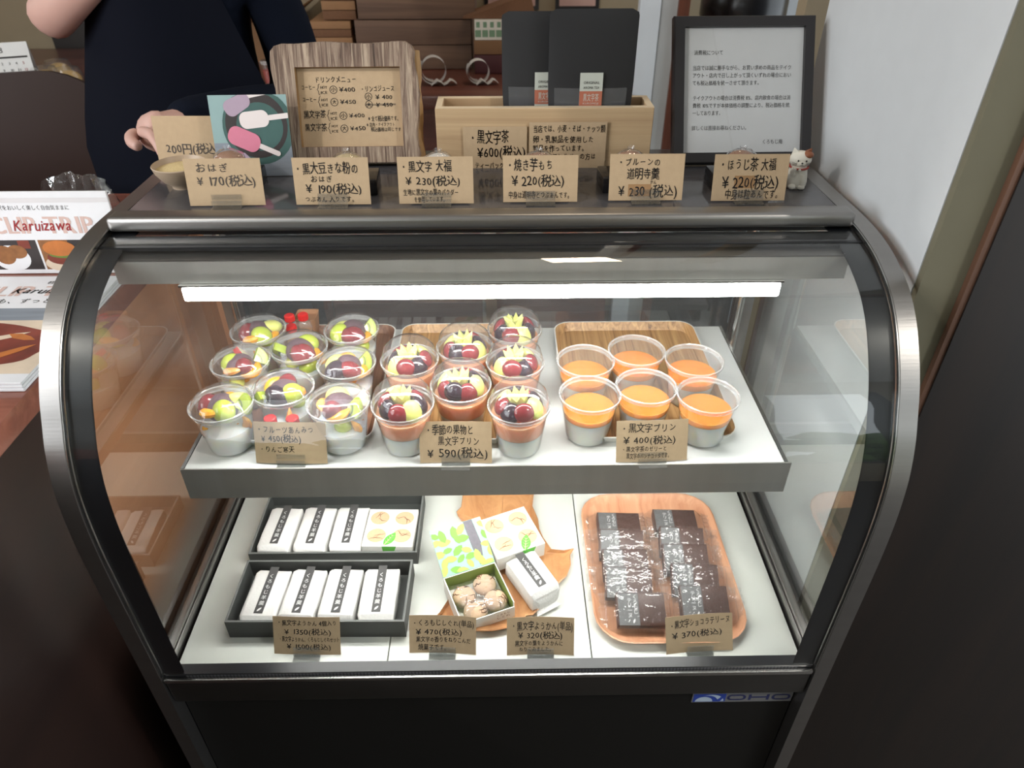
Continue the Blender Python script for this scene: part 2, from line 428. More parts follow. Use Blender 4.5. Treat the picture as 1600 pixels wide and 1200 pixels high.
def stroke(mb, pts, w, m='ink', z=0.0, closed=False):
    """a pen line on the local XZ plane"""
    n = len(pts); vs = []; fs = []
    for i in range(n):
        a = pts[(i-1) % n] if closed else pts[max(i-1, 0)]; b = pts[(i+1) % n] if closed else pts[min(i+1, n-1)]
        dx, dy = b[0]-a[0], b[1]-a[1]; L = sqrt(dx*dx+dy*dy) or 1; nx, ny = -dy/L*w/2, dx/L*w/2
        vs += [(pts[i][0]+nx, -z, pts[i][1]+ny), (pts[i][0]-nx, -z, pts[i][1]-ny)]
    for i in range(n if closed else n-1):
        j = (i+1) % n; fs.append((2*i, 2*i+1, 2*j+1, 2*j))
    return mb.add(vs, fs, m)
def patch(mb, poly, m, z=0.0):
    return mb.add([(x, -z, y) for x, y in poly], [tuple(range(len(poly)))], m)
def rect(x0, y0, x1, y1): return [(x0, y0), (x1, y0), (x1, y1), (x0, y1)]

# ---------------------------------------------------------------- room shell
structure('floor', MB().box((-2.4, -2.0, -.06), (2.4, 2.7, 0), 'floor_dark'))
structure('ceiling', MB().box((-2.4, -2.0, 2.6), (2.4, 2.7, 2.66), 'ceiling'))
WX, WYF = .468, .682
XE = P(1463, 525, y=WYF).x
structure('wall_right', MB().box((WX, WYF+.004, 0), (WX+.12, P(1292, 20, x=WX).y, 2.6), 'wall_plaster'))
structure('trim_1', MB().box((WX+.0005, WYF-.006, 0), (XE+.02, WYF+.003, 2.6), 'wall_end'))
structure('trim_2', MB().box((XE+.001, WYF-.014, 0), (XE+.008, WYF-.0065, 2.6), 'dark_edge'))
structure('wall_right_panel', MB().box((XE+.0082, WYF-.016, 0), (2.4, WYF+.003, 2.6), 'dark_wood'))
structure('wall_back', MB().box((-2.4, 2.6, 0), (2.4, 2.7, 2.6), 'wall_beige'))
wl = MB()
for a, b in (((-2.3, -2, 0), (-2.2, -1.15, 2.6)), ((-2.3, .45, 0), (-2.2, 2.6, 2.6)), ((-2.3, -1.15, 0), (-2.2, .45, 1.15)), ((-2.3, -1.15, 2.35), (-2.2, .45, 2.6))): wl.box(a, b, 'wall_beige')
structure('wall_left', wl)
wf = MB()
for a, b in (((-2.3, -2, 0), (-1.37, -1.9, 2.6)), ((-.57, -2, 0), (1.25, -1.9, 2.6)), ((1.85, -2, 0), (2.4, -1.9, 2.6)),
             ((-1.37, -2, 0), (-.57, -1.9, .6)), ((-1.37, -2, 2.2), (-.57, -1.9, 2.6)), ((1.25, -2, 0), (1.85, -1.9, .6)), ((1.25, -2, 2.2), (1.85, -1.9, 2.6))): wf.box(a, b, 'wall_beige')
structure('wall_front', wf)
def wframe(n, x0, x1, z0, z1, y):
    m = MB(); t = .04
    m.box((x0, y-.05, z0), (x0+t, y+.05, z1), 'dark_wood').box((x1-t, y-.05, z0), (x1, y+.05, z1), 'dark_wood')
    m.box((x0+t, y-.05, z0), (x1-t, y+.05, z0+t), 'dark_wood').box((x0+t, y-.05, z1-t), (x1-t, y+.05, z1), 'dark_wood')
    structure('window_%d' % n, m)
wframe(1, -1.37, -.57, .6, 2.2, -1.95); wframe(2, 1.25, 1.85, .6, 2.2, -1.95)
m3 = MB(); m3.box((-2.26, -1.15, 1.15), (-2.18, -1.1, 2.35), 'dark_wood').box((-2.26, .4, 1.15), (-2.18, .45, 2.35), 'dark_wood').box((-2.26, -1.1, 1.15), (-2.18, .4, 1.19), 'dark_wood').box((-2.26, -1.1, 2.31), (-2.18, .4, 2.35), 'dark_wood')
structure('window_3', m3)
structure('ground', MB().box((-6, -7, -.1), (6, -2.0, -.02), 'paving'))
R_ = random.Random(3); hg = MB()
for i in range(260):
    hg.ball((R_.uniform(-5, 5), -4.6+R_.uniform(-.35, .35), R_.uniform(.0, 1.9)), R_.uniform(.14, .3), 'hedge', 7, 5, noise=.5, seed=i)
tag(hg.build('hedge'), 'clipped green garden hedge outside the shop windows', 'hedge')

# ---------------------------------------------------------------- the display case
case = thing('display_case', 'stainless steel refrigerated display case with curved front glass and lit shelves', 'display case', (0, .8, 0))
OUT = [(1.05, 1.137), (.90, 1.137), (.84, 1.1375), (.79, 1.1378), (.755, 1.136), (.72, 1.131), (.69, 1.1225), (.66, 1.110), (.632, 1.090), (.607, 1.063), (.5875, 1.036), (.574, 1.011), (.561, .985), (.550, .952), (.544, .92), (.540, .88), (.538, .82), (.538, .70), (.538, .615)]
def inset(prof, d):
    out = []; n = len(prof)
    for i in range(n):
        a = prof[max(i-1, 0)]; b = prof[min(i+1, n-1)]; dy, dz = b[0]-a[0], b[1]-a[1]; L = sqrt(dy*dy+dz*dz)
        out.append((prof[i][0]-dz/L*d, prof[i][1]+dy/L*d))
    return out
def dens(prof, k=4):
    out = []; n = len(prof)
    for i in range(n-1):
        p0, p1, p2, p3 = prof[max(i-1, 0)], prof[i], prof[i+1], prof[min(i+2, n-1)]
        for j in range(k):
            t = j/k
            out.append(tuple(.5*((2*p1[c])+(-p0[c]+p2[c])*t+(2*p0[c]-5*p1[c]+4*p2[c]-p3[c])*t*t+(-p0[c]+3*p1[c]-3*p2[c]+p3[c])*t**3) for c in (0, 1)))
    return out+[prof[-1]]
OUTD = dens(OUT, 4)
full = OUTD + [(.538, .3), (.538, .0)]
def sub(mb, name, par):
    """a sub-part given in world coordinates under a part of the case"""
    ob = mb.build(name); ob.parent = par
    for v in ob.data.vertices: v.co.y -= .8
    return ob
for sx in (-1, 1):
    a, b = sorted((sx*.430, sx*.450))
    f = MB().sweep_yz(full, a, b, .022, 'steel').build('side_frame', case, world=True, smooth=25)
    a, b = sorted((sx*.4285, sx*.4299))
    sub(MB().sweep_yz(inset(OUTD, .0008), a, b, .004, 'steel_fine'), 'frame_lip', f)
GL = [p for p in OUTD if p[0] <= .80]
gi = inset(GL, .006)
def sheet(prof, x0, x1, m, mb):
    vs = []; fs = []
    for y, z in prof: vs += [(x0, y, z), (x1, y, z)]
    for i in range(len(prof)-1): fs.append((2*i, 2*i+1, 2*i+3, 2*i+2))
    return mb.add(vs, fs, m)
fg = sheet(gi, -.4284, .4284, 'case_glass', MB()).build('front_glass', case, world=True, smooth=60)
gb = inset(GL, .0072)
gb2 = inset(GL, .0100)
for sx in (-1, 1):
    a, b = sorted((sx*.4284, sx*.402)); mb = MB()
    n = len(gb); vs = []; fs = []
    sheet(gb, a, b, 'gasket', mb); sheet(gb2, a, b, 'gasket', mb)
    c, d = sorted((sx*.402, sx*.4006))
    # fine dotted edge of the printed band
    for i in range(0, n-1):
        p, q = gb[i], gb[i+1]; L = sqrt((p[0]-q[0])**2+(p[1]-q[1])**2); k = max(1, int(L/.0026))
        for j in range(k):
            t0, t1 = j/k, (j+.55)/k
            y0, z0, y1, z1 = p[0]+(q[0]-p[0])*t0, p[1]+(q[1]-p[1])*t0, p[0]+(q[0]-p[0])*t1, p[1]+(q[1]-p[1])*t1
            mb.add([(c, y0, z0), (d, y0, z0), (d, y1, z1), (c, y1, z1)], [(0, 1, 2, 3)], 'gasket')
    mb.build('edge_band', case, world=True, smooth=60)
    # side pane
    prof = [(y, z) for y, z in inset(OUTD, .016) if y <= 1.03]
    poly = prof + [(prof[-1][0], .600), (1.03, .600)]
    x = sx*.443; mb = MB(); mb.add([(x, y, z) for y, z in poly], [tuple(range(len(poly)))], 'side_pane')
    mb.build('side_glass', case, world=True)
# top bar, dark glass top, seal under the bar
tb = MB().box((-.4296, .772, 1.1330), (.4296, .800, 1.1505), 'steel', bevel=.006, seg=3); tb.build('top_bar', case, world=True)
MB().box((-.4296, .8005, 1.118), (.4296, 1.05, 1.1370), 'top_glass').build('top_panel', case, world=True)
MB().box((-.4284, .741, 1.1245), (.4284, .7715, 1.1290), 'gasket').build('top_seal', case, world=True)
# inner hood over the lamp: sloping top strip, fascia
hd = MB().box((-.409, .7225, 1.0933), (.409, .7250, 1.1205), 'steel_satin').box((-.409, .7225, 1.1206), (.409, .780, 1.1222), 'steel')
hd.box((-.409, .7255, 1.0933), (.409, .800, 1.0950), 'steel_fine'); hood = hd.build('lamp_hood', case, world=True)
lp = MB().box((-.339, .716, 1.0738), (.337, .745, 1.0905), 'lamp_white', bevel=.003).box((-.342, .718, 1.0908), (.340, .743, 1.0930), 'steel_fine'); lp.build('lamp', case, world=True)
# upper shelf
SZ, SY = .858, .671
sh = MB().box((-.382, SY+.0025, SZ-.010), (.378, 1.008, SZ), 'white_enamel').build('shelf', case, world=True)
sub(MB().box((-.386, SY, .8095), (.386, SY+.002, SZ+.0015), 'steel_satin'), 'shelf_fascia', sh)
sub(MB().box((.3785, SY+.003, SZ-.012), (.3825, 1.008, SZ+.001), 'steel_fine'), 'shelf_edge_trim', sh)
sub(MB().box((-.3865, SY+.003, SZ-.012), (-.3825, 1.008, SZ+.001), 'steel_fine'), 'shelf_edge_trim', sh)
sub(MB().box((-.34, SY+.006, SZ-.032), (.34, SY+.024, SZ-.0105), 'lamp_under', bevel=.003), 'shelf_lamp', sh)
for sx in (-.36, .36):
    sub(MB().box((sx-.006, .78, SZ-.030), (sx+.006, 1.012, SZ-.0102), 'steel_fine'), 'shelf_bracket', sh)
# rear posts and rails
for sx in (-1, 1):
    MB().box((sx*.415-.012, 1.006, .60), (sx*.415+.012, 1.028, 1.112), 'steel', bevel=.002).build('rear_post', case, world=True)
    MB().tube([(sx*.398, .985, .603), (sx*.398, .985, 1.075)], .0055, 'steel_fine', 12).build('shelf_pole', case, world=True)
    rl = MB(); x0 = sx*.432
    for dx, w, h in ((-.0085, .006, .010), (0, .008, .020), (.0065, .003, .014)):
        rl.box((x0+sx*dx*-1-w/2, .566, .6005), (x0-sx*dx+w/2, 1.004, .6005+h), 'steel', bevel=.0012)
    rl.build('side_rail', case, world=True)
# lower deck: three white panels
DZ = .602
for a, b in ((-.4205, -.1402), (-.1388, .1372), (.1386, .4205)):
    MB().box((a, .563, DZ-.008), (b, 1.004, DZ), 'deck', bevel=.0012).build('deck_panel', case, world=True)
MB().box((-.4205, .5615, DZ-.02), (.4205, 1.004, DZ-.0085), 'gasket').build('deck_base', case, world=True)
ls = MB().box((-.4284, .5455, .590), (.4284, .5605, .6135), 'gasket')
for i in range(180):
    x = -.40+i*.0045; ls.add([(x, .5453, .6065), (x+.003, .5453, .6065), (x+.003, .5453, .6110), (x, .5453, .6110)], [(0, 1, 2, 3)], 'dotted_print')
ls.build('bottom_seal', case, world=True)
bb = MB().box((-.4284, .5410, .5545), (.4284, .560, .6060), 'bar_dark', bevel=.003)
bb.box((-.4284, .5395, .6010), (.4284, .5445, .6075), 'steel_fine', bevel=.0008); bb.build('base_bar', case, world=True)
MB().box((-.4284, .560, .02), (.4284, .575, .5540), 'body_black').build('lower_panel', case, world=True)
MB().box((-.4296, .576, .02), (.4296, 1.05, .5800), 'body_black').build('cabinet_body', case, world=True)
for sx in (-1, 1):
    MB().box((min(sx*.4305, sx*.4495), .5605, 0), (max(sx*.4305, sx*.4495), 1.05, .598), 'body_black').build('cabinet_side', case, world=True)
# sliding glass doors at the back
for sx, y in ((-1, 1.036), (1, 1.044)):
    a, b = sorted((sx*-.012, sx*.425)); fr = MB(); t = .018
    fr.box((a, y-.004, .600), (a+t, y+.004, 1.112), 'steel').box((b-t, y-.004, .600), (b, y+.004, 1.112), 'steel')
    fr.box((a+t, y-.004, .600), (b-t, y+.004, .622), 'steel').box((a+t, y-.004, 1.096), (b-t, y+.004, 1.112), 'steel')
    d = fr.build('sliding_door', case, world=True)
    sub(MB().add([(a+t, y, .622), (b-t, y, .622), (b-t, y, 1.096), (a+t, y, 1.096)], [(0, 1, 2, 3)], 'door_pane'), 'door_glass', d)
# maker's plate
pl = MB().box((.285, .5585, .5045), (.4275, .5598, .5270), 'logo_grey'); plate = pl.build('maker_plate', case, world=True)
lg = MB(); y = .5583
def plate_sheet(poly, m, dz=0): lg.add([(x_, y-.8-dz, z_) for x_, z_ in poly], [tuple(range(len(poly)))], m)
plate_sheet(rect(.2865, .5060, .3325, .5256), 'logo_blue')
plate_sheet([(.312+.0185*cos(pi*i/16)*1.0, .5072+.0165*sin(pi*i/16)) for i in range(17)], 'logo_white', .0001)
plate_sheet([(.307+.0150*cos(pi*i/16), .5066+.0150*sin(pi*i/16)) for i in range(17)], 'logo_blue', .0002)
plate_sheet([(.302+.0125*cos(pi*i/16), .5072+.0115*sin(pi*i/16)) for i in range(17)], 'logo_white', .0003)
plate_sheet([(.3185, .5065), (.3250, .5065), (.3290, .516), (.3315, .522), (.326, .519), (.322, .513)], 'logo_blue', .0003)
def ring_pts(cx, cz, w, h, t):
    o = [(cx+p[0], cz+p[1]) for p in rrect(w, h, h*.48, 5)]; i = [(cx+p[0], cz+p[1]) for p in rrect(w-2*t, h-1.6*t, (h-1.6*t)*.45, 5)]; return o, i
for cx in (.348, .4115):
    o, i = ring_pts(cx, .5158, .027, .0135, .0038); n = len(o)
    lg.add([(q[0], y-.8, q[1]) for q in o+i], [(k, (k+1) % n, n+(k+1) % n, n+k) for k in range(n)], 'logo_deep')
for a, b, c, d in ((.3650, .5090, .3690, .5226), (.3905, .5090, .3945, .5226), (.3690, .5142, .3905, .5176)): plate_sheet(rect(a, b, c, d), 'logo_deep')
ob = lg.build('maker_logo'); ob.parent = plate

# ---------------------------------------------------------------- price cards
CW, CH = .091, .055
acr = None
def acrylic_mesh():
    m = MB(); m.box((-.018, -.012, 0), (.018, .012, .0012), 'acrylic').box((-.018, -.0042, .0012), (.018, -.0032, .0085), 'acrylic').box((-.018, .0006, .0012), (.018, .0016, .0150), 'acrylic', TR((0, 0, 0), (radians(-0), 0, 0)))
    return m.mesh('card_stand')
ACR = acrylic_mesh()
def card_mesh(w, h, bow=0.0, n=10, m='kraft'):
    mb = MB(); vs = []; fs = []
    for i in range(n+1):
        x = -w/2+w*i/n; y = bow*(1-(2*i/n-1)**2)
        vs += [(x, y, 0), (x, y, h), (x, y+.0004, 0), (x, y+.0004, h)]
    for i in range(n):
        a = 4*i; fs += [(a, a+4, a+5, a+1), (a+2, a+3, a+7, a+6), (a, a+2, a+6, a+4), (a+1, a+5, a+7, a+3)]
    fs += [(0, 1, 3, 2), (4*n, 4*n+2, 4*n+3, 4*n+1)]
    return mb.add(vs, fs, m), bow
def price_card(label, standlabel, loc, lines, yaw=0.0, lean=13, roll=0.0, patches=(), bow=0.0, group='handwritten kraft price cards', w=CW, h=CH, stand=True, ink='ink'):
    root = thing('price_card', label, 'price card', Vector(loc)+Vector((0, 0, .0016 if stand else 0)), (radians(-lean), radians(roll), radians(yaw)), group)
    mb, _ = card_mesh(w, h, bow); mb.build('paper', root)
    t = MB()
    for ln in lines:
        s, x0, x1, y0, y1 = ln[:5]; kw = ln[5] if len(ln) > 5 else {}
        write(t, s, -w/2+x0*w, -w/2+x1*w, h*(1-(y0+y1)/2), (y1-y0)*h, kw.get('m', ink), z=0, slope=kw.get('slope', 0))
    for i, v in enumerate(t.v):
        t.v[i] = (v[0], bow*(1-(2*v[0]/w)**2)-.0004, v[2])
    t.build('handwriting', root)
    for (x0, y0, x1, y1) in patches:
        p = MB(); patch(p, rect(-w/2+x0*w, h*(1-y1), -w/2+x1*w, h*(1-y0)), 'kraft_dark', .0002); p.build('price_patch', root)
    if stand:
        s = bpy.data.objects.new('card_stand', ACR); COL.objects.link(s); s.location = loc; s.rotation_euler = (0, 0, radians(yaw))
        tag(s, standlabel, 'card stand', 'clear acrylic card stands')
    return root
def mid(a, b, **k): return (P(*a, **k)+P(*b, **k))/2
ZT = 1.137
TAX = '(税込)'
price_card('kraft price card for ohagi at 170 yen, leftmost on the case top', 'clear acrylic stand under the 170 yen card', mid((299, 324), (415, 322), z=ZT),
  [('おはぎ', .14, .585, .10, .30, {'m': 'ink_faded'}), ('¥ 170(税込)', .14, .91, .36, .58, {'m': 'ink_faded'})], yaw=1)
price_card('kraft price card reading 190 yen for black soybean ohagi on the case top', 'clear acrylic stand under the 190 yen card', mid((463, 322), (581, 321), z=ZT),
  [('・黒大豆きな粉の', .02, .87, .11, .34), ('おはぎ', .22, .52, .38, .53), ('¥ 190(税込)', .15, .89, .55, .76), ('つぶあん 入りです。', .12, .82, .82, .95)], yaw=0)
price_card('kraft price card for kuromoji daifuku at 230 yen with a two line note', 'clear acrylic stand under the 230 yen card beside the menu frame', mid((622, 320), (743, 320), z=ZT),
  [('・黒文字 大福', .03, .72, .09, .32), ('¥ 230(税込)', .10, .83, .41, .61), ('生地に黒文字の葉のパウダー', .06, .80, .69, .82), ('を使用しています。', .2, .64, .85, .97)])
price_card('kraft price card for sweet potato mochi in front of the tea box', 'clear acrylic stand under the sweet potato mochi card', mid((783, 318), (905, 317), z=ZT),
  [('・焼き芋もち', .04, .67, .09, .33), ('¥ 220(税込)', .12, .82, .42, .65), ('中身は道明寺とつぶあんです。', .07, .93, .77, .92)])
price_card('kraft price card for prune jelly with 230 on a darker patch', 'clear acrylic stand under the prune jelly card', mid((947, 316), (1068, 314), z=ZT),
  [('・プルーンの', .1, .68, .09, .26), ('道明寺羹', .23, .67, .31, .53), ('かん', .55, .64, .55, .65), ('¥ 230 (税込)', .13, .93, .67, .92)], patches=[(.26, .645, .57, .91)])
price_card('kraft price card for roasted tea daifuku beside the small cat', 'clear acrylic stand under the roasted tea daifuku card', mid((1107, 316), (1228, 315), z=ZT),
  [('・ほうじ茶 大福', .06, .83, .09, .34), ('¥ 220(税込)', .13, .89, .46, .73), ('中身は粒あんです。', .18, .95, .76, .96)], patches=[(.29, .455, .57, .73)])
# shelf cards
ZS = SZ
price_card('kraft price card for fruit anmitsu in front of the left tray', 'clear acrylic stand under the fruit anmitsu card', mid((400, 729), (511, 728), z=ZS)+Vector((0, .004, 0)),
  [('・フルーツあんみつ', .04, .84, .09, .27), ('¥ 450(税込)', .1, .66, .31, .48), ('・りんご寒天', .06, .56, .58, .73)], yaw=-2, lean=21, bow=-.002)
price_card('kraft price card for seasonal fruit pudding at 590 yen in front of the middle tray', 'clear acrylic stand under the 590 yen card', mid((656, 729), (769, 728), z=ZS)+Vector((0, .004, 0)),
  [('・季節の果物と', .08, .75, .09, .31), ('黒文字プリン', .25, .83, .37, .57), ('¥ 590(税込)', .1, .95, .64, .88)], yaw=-1, lean=21, bow=.002)
price_card('kraft price card for kuromoji pudding at 400 yen in front of the right tray', 'clear acrylic stand under the 400 yen card', mid((962, 724), (1074, 723), z=ZS)+Vector((0, .002, 0)),
  [('・黒文字プリン', .05, .83, .08, .28), ('¥ 400(税込)', .1, .83, .37, .56), ('・黒文字茶のゼリーと', .07, .71, .62, .75), ('黒文字のパンナコッタです。', .14, .77, .79, .92)], yaw=2, lean=21, bow=-.002)
# deck cards
price_card('kraft price card listing 1350 and 1500 yen sets in front of the grey gift box', 'clear acrylic stand under the 1350 yen card', mid((425, 1033), (532, 1034), z=DZ)+Vector((0, .010, 0)),
  [('・黒文字ようかん 4個入り', .06, .96, .09, .23), ('¥ 1350(税込)', .17, .87, .31, .47), ('・黒文字ようかん、くろもじしぐれセット', .08, .99, .53, .66), ('¥ 1500(税込)', .2, .86, .71, .86)], yaw=-2, lean=26, bow=-.0015)
price_card('kraft price card for boxed biscuits at 470 yen in front of the open green box', 'clear acrylic stand under the 470 yen card', mid((640, 1026), (743, 1028), z=DZ)+Vector((0, .004, 0)),
  [('・くろもじしぐれ(単品)', .04, .97, .11, .28), ('¥ 470(税込)', .1, .79, .35, .52), ('黒文字の香りをねりこんだ', .1, .92, .57, .71), ('焼菓子です。', .13, .6, .77, .93)], yaw=-3, lean=26, bow=.003)
price_card('kraft price card for single yokan at 320 yen in front of the leaf shaped tray', 'clear acrylic stand under the 320 yen card', mid((793, 1029), (896, 1030), z=DZ)+Vector((0, .004, 0)),
  [('・黒文字ようかん(単品)', .06, .98, .12, .34), ('¥ 320(税込)', .17, .83, .39, .57), ('黒文字の葉をようかんに', .12, .84, .62, .76), ('ねりこみました。', .18, .7, .79, .91)], yaw=-1, lean=26, bow=.003)
price_card('kraft price card for chocolate terrine at 370 yen in front of the rounded wooden tray', 'clear acrylic stand under the 370 yen card', mid((1042, 1027), (1146, 1023), z=DZ)+Vector((0, .004, 0)),
  [('・黒文字ショコラテリーヌ', .06, .97, .14, .34, {'slope': .06}), ('¥ 370(税込)', .1, .85, .44, .62, {'slope': .05})], yaw=2, roll=-3, lean=26, bow=.003)

# ---------------------------------------------------------------- trays on the upper shelf
def rim_tray(name, label, x0, x1, y0, y1, z, woodm, h=.014, rad=.022, edge='tray_white', cat='tray', flare=.008, group=None, yaw=0):
    cx, cy = (x0+x1)/2, (y0+y1)/2; w, d = x1-x0, y1-y0
    root = thing(name, label, cat, (cx, cy, z), (0, 0, yaw), group)
    a = rrect(w-2*flare, d-2*flare, rad-flare*.5); b = rrect(w, d, rad); n = len(a); t = .0022
    c = rrect(w-2*t, d-2*t, rad-t); e = rrect(w-2*flare-2*t, d-2*flare-2*t, rad-flare*.5-t)
    mb = MB()
    vs = [(x, y, 0) for x, y in a] + [(x, y, h) for x, y in b]
    mb.add(vs, [tuple(range(n-1, -1, -1))] + [(k, (k+1) % n, n+(k+1) % n, n+k) for k in range(n)] , edge)
    mb.add([(x, y, h) for x, y in b]+[(x, y, h) for x, y in c], [(k, (k+1) % n, n+(k+1) % n, n+k) for k in range(n)], edge)
    mb.build('rim', root)
    mw = MB(); mw.add([(x, y, h) for x, y in c]+[(x, y, .0025) for x, y in e], [(k, (k+1) % n, n+(k+1) % n, n+k) for k in range(n)]+[tuple(range(n, 2*n))], woodm)
    mw.build('tray_bed', root, smooth=50)
    return root
rim_tray('serving_tray', 'dark walnut serving tray holding the anmitsu cups on the left', -.372, -.150, .711, 1.002, SZ, 'tray_walnut')
rim_tray('serving_tray', 'light wood grain serving tray under the fruit puddings in the middle', -.141, .072, .709, 1.002, SZ, 'tray_oak')
rim_tray('serving_tray', 'wood grain serving tray holding the six orange puddings on the right', .103, .330, .709, 1.004, SZ, 'tray_oak', rad=.026)
TZ = SZ+.0027

# ---------------------------------------------------------------- cups
CUPH = .067
cupP = [(0, 0), (.0265, 0), (.0285, .0025), (.0365, .0590), (.0366, .0605)]
CUP = MB().lathe(cupP, 'plastic', 36).mesh('cup')
RIM = MB().lathe([(.0366, .0603), (.0392, .0612), (.0402, .0650), (.0402, .0668), (.0388, .0675), (.0375, .0662)], 'plastic_rim', 36).mesh('rim')
LIDL = MB().lathe([(.0376, .0668), (.0362, .0685), (.0335, .0745), (.029, .0782), (.020, .0800), (0, .0806)], 'plastic', 36).mesh('lid')
LIDH = MB().lathe([(.0378, .0668), (.0372, .0690), (.0368, .0760), (.0340, .0850), (.0270, .0920), (.0160, .0958), (0, .0970)], 'plastic', 36).mesh('lid')
LIDF = MB().lathe([(.0376, .0668), (.0366, .0640), (0, .0640)], 'plastic', 36).mesh('lid')
def rad_at(z): return .0285+(.0365-.0285)*(z-.0025)/.0565-.0006
def filled(z0, z1, m, name, seg=32): return MB().lathe([(0, z0), (rad_at(z0), z0), (rad_at(z1), z1), (0, z1)], m, seg).mesh(name)
G_RED = MB().ball((0, 0, 0), (.0105, .0105, .0130), 'grape_red', 18, 12).mesh('red_grape')
G_DARK = MB().ball((0, 0, 0), (.0115, .0115, .0145), 'grape_dark', 18, 12).mesh('dark_grape')
G_GREEN = MB().ball((0, 0, 0), (.0115, .0115, .0130), 'grape_green', 18, 12).mesh('green_grape')
BEAN = MB().ball((0, 0, 0), (.0165, .0165, .0140), 'bean_paste', 22, 14, noise=.04).mesh('bean_paste_ball')
def wedge(m_out, m_in, r, thick, ang):
    mb = MB(); n = 10; pts = [(0, 0)]+[(r*cos(-ang/2+ang*i/n), r*sin(-ang/2+ang*i/n)) for i in range(n+1)]
    mb.prism(pts, -thick/2, thick/2, m_in, side=m_out); return mb
def crescent(m, r, t):
    """orange segment: curved half-moon body"""
    mb = MB(); n = 12; vs = []; k = 8
    for i in range(n+1):
        a = -1.15+2.3*i/n; s = max(.05, cos(a*1.25))*t
        for j in range(k):
            q = 2*pi*j/k; rr = r+s*cos(q)*.95; vs.append((rr*cos(a), rr*sin(a), s*sin(q)*.8))
    fs = [(i*k+j, i*k+(j+1) % k, (i+1)*k+(j+1) % k, (i+1)*k+j) for i in range(n) for j in range(k)]
    fs += [tuple(range(k-1, -1, -1)), tuple(n*k+j for j in range(k))]
    return mb.add(vs, fs, m)
ORANGE = crescent('orange_fruit', .016, .0075).mesh('orange_segment')
PEACH = crescent('peach', .016, .0065).mesh('peach_slice')
kw = wedge('kiwi', 'kiwi', .017, .009, 1.5)
kw.prism([(0, 0), (.006, -.0045), (.0072, 0), (.006, .0045)], -.0047, .0047, 'kiwi_core')
for i in range(9):
    a = -.6+1.2*i/8
    for zz in (-.0046, .0046): kw.ball((.0092*cos(a), .0092*sin(a), zz), (.0010, .0005, .0004), 'seed', 6, 4, TR())
KIWI = kw.mesh('kiwi_wedge')
APPLE = wedge('apple_red', 'apple_flesh', .018, .007, 1.2).mesh('apple_slice')
MELON = MB().ball((0, 0, 0), (.0135, .0085, .0115), 'star_grape', 14, 10).mesh('pale_grape')
def halfgrape(m, m2):
    mb = MB(); n = 18; vs = []; fs = []
    prof = [(0, .0135), (.005, .0125), (.009, .009), (.0108, .004), (.0112, 0)]
    mb.lathe([(0, 0)]+[(r, z) for r, z in reversed(prof)], m, n); return mb
cr = MB(); n = 8; vs = [(0, 0, 0)]; fs = []
for i in range(2*n):
    a = 2*pi*i/(2*n); vs.append((.0085*cos(a), .0085*sin(a), .001)); 
for i in range(2*n):
    a = 2*pi*i/(2*n); r = .0125 if i % 2 == 0 else .0105; vs.append((r*cos(a), r*sin(a), .0155 if i % 2 == 0 else .0085))
for i in range(2*n):
    j = (i+1) % (2*n); fs += [(0, 1+j, 1+i), (1+i, 1+j, 1+2*n+j, 1+2*n+i)]
vs.append((0, 0, .0085)); fs += [(len(vs)-1, 1+2*n+i, 1+2*n+(i+1) % (2*n)) for i in range(2*n)]
STAR = cr.add(vs, fs, 'star_grape').mesh('star_cut_grape')
SLICE_D = MB().ball((0, 0, 0), (.0125, .0060, .0120), 'grape_dark', 16, 10).mesh('dark_grape_half')
SLICE_R = MB().ball((0, 0, 0), (.0125, .0065, .0110), 'grape_red', 16, 10).mesh('red_grape_half')
SLICE_G = MB().ball((0, 0, 0), (.0120, .0065, .0130), 'star_grape', 16, 10).mesh('pale_grape_half')
AGAR_F = filled(.0022, .034, 'agar', 'agar_jelly')
PAN = filled(.0012, .029, 'panna', 'panna_cotta'); PINKJ = filled(.0292, .0530, 'pink_jelly', 'pink_jelly')
PAN2 = filled(.0012, .0345, 'panna', 'panna_cotta')
ORJ = MB().lathe([(0, .0347), (rad_at(.0347), .0347), (rad_at(.0435), .0435)], 'orange_side', 32).lathe([(rad_at(.0435), .0435), (rad_at(.0435)-.002, .0430), (0, .0428)], 'orange_jelly', 32).mesh('orange_jelly')
FR = {'R': (G_RED, 'red_grape'), 'D': (G_DARK, 'dark_grape'), 'G': (G_GREEN, 'green_grape'), 'B': (BEAN, 'bean_paste_ball'), 'O': (ORANGE, 'orange_segment'), 'P': (PEACH, 'peach_slice'), 'K': (KIWI, 'kiwi_wedge'), 'A': (APPLE, 'apple_slice'), 'M': (MELON, 'pale_grape')}
def cup_at(px, py, z=TZ): p = P(px, py, z=z+CUPH); return Vector((p.x, p.y, z))
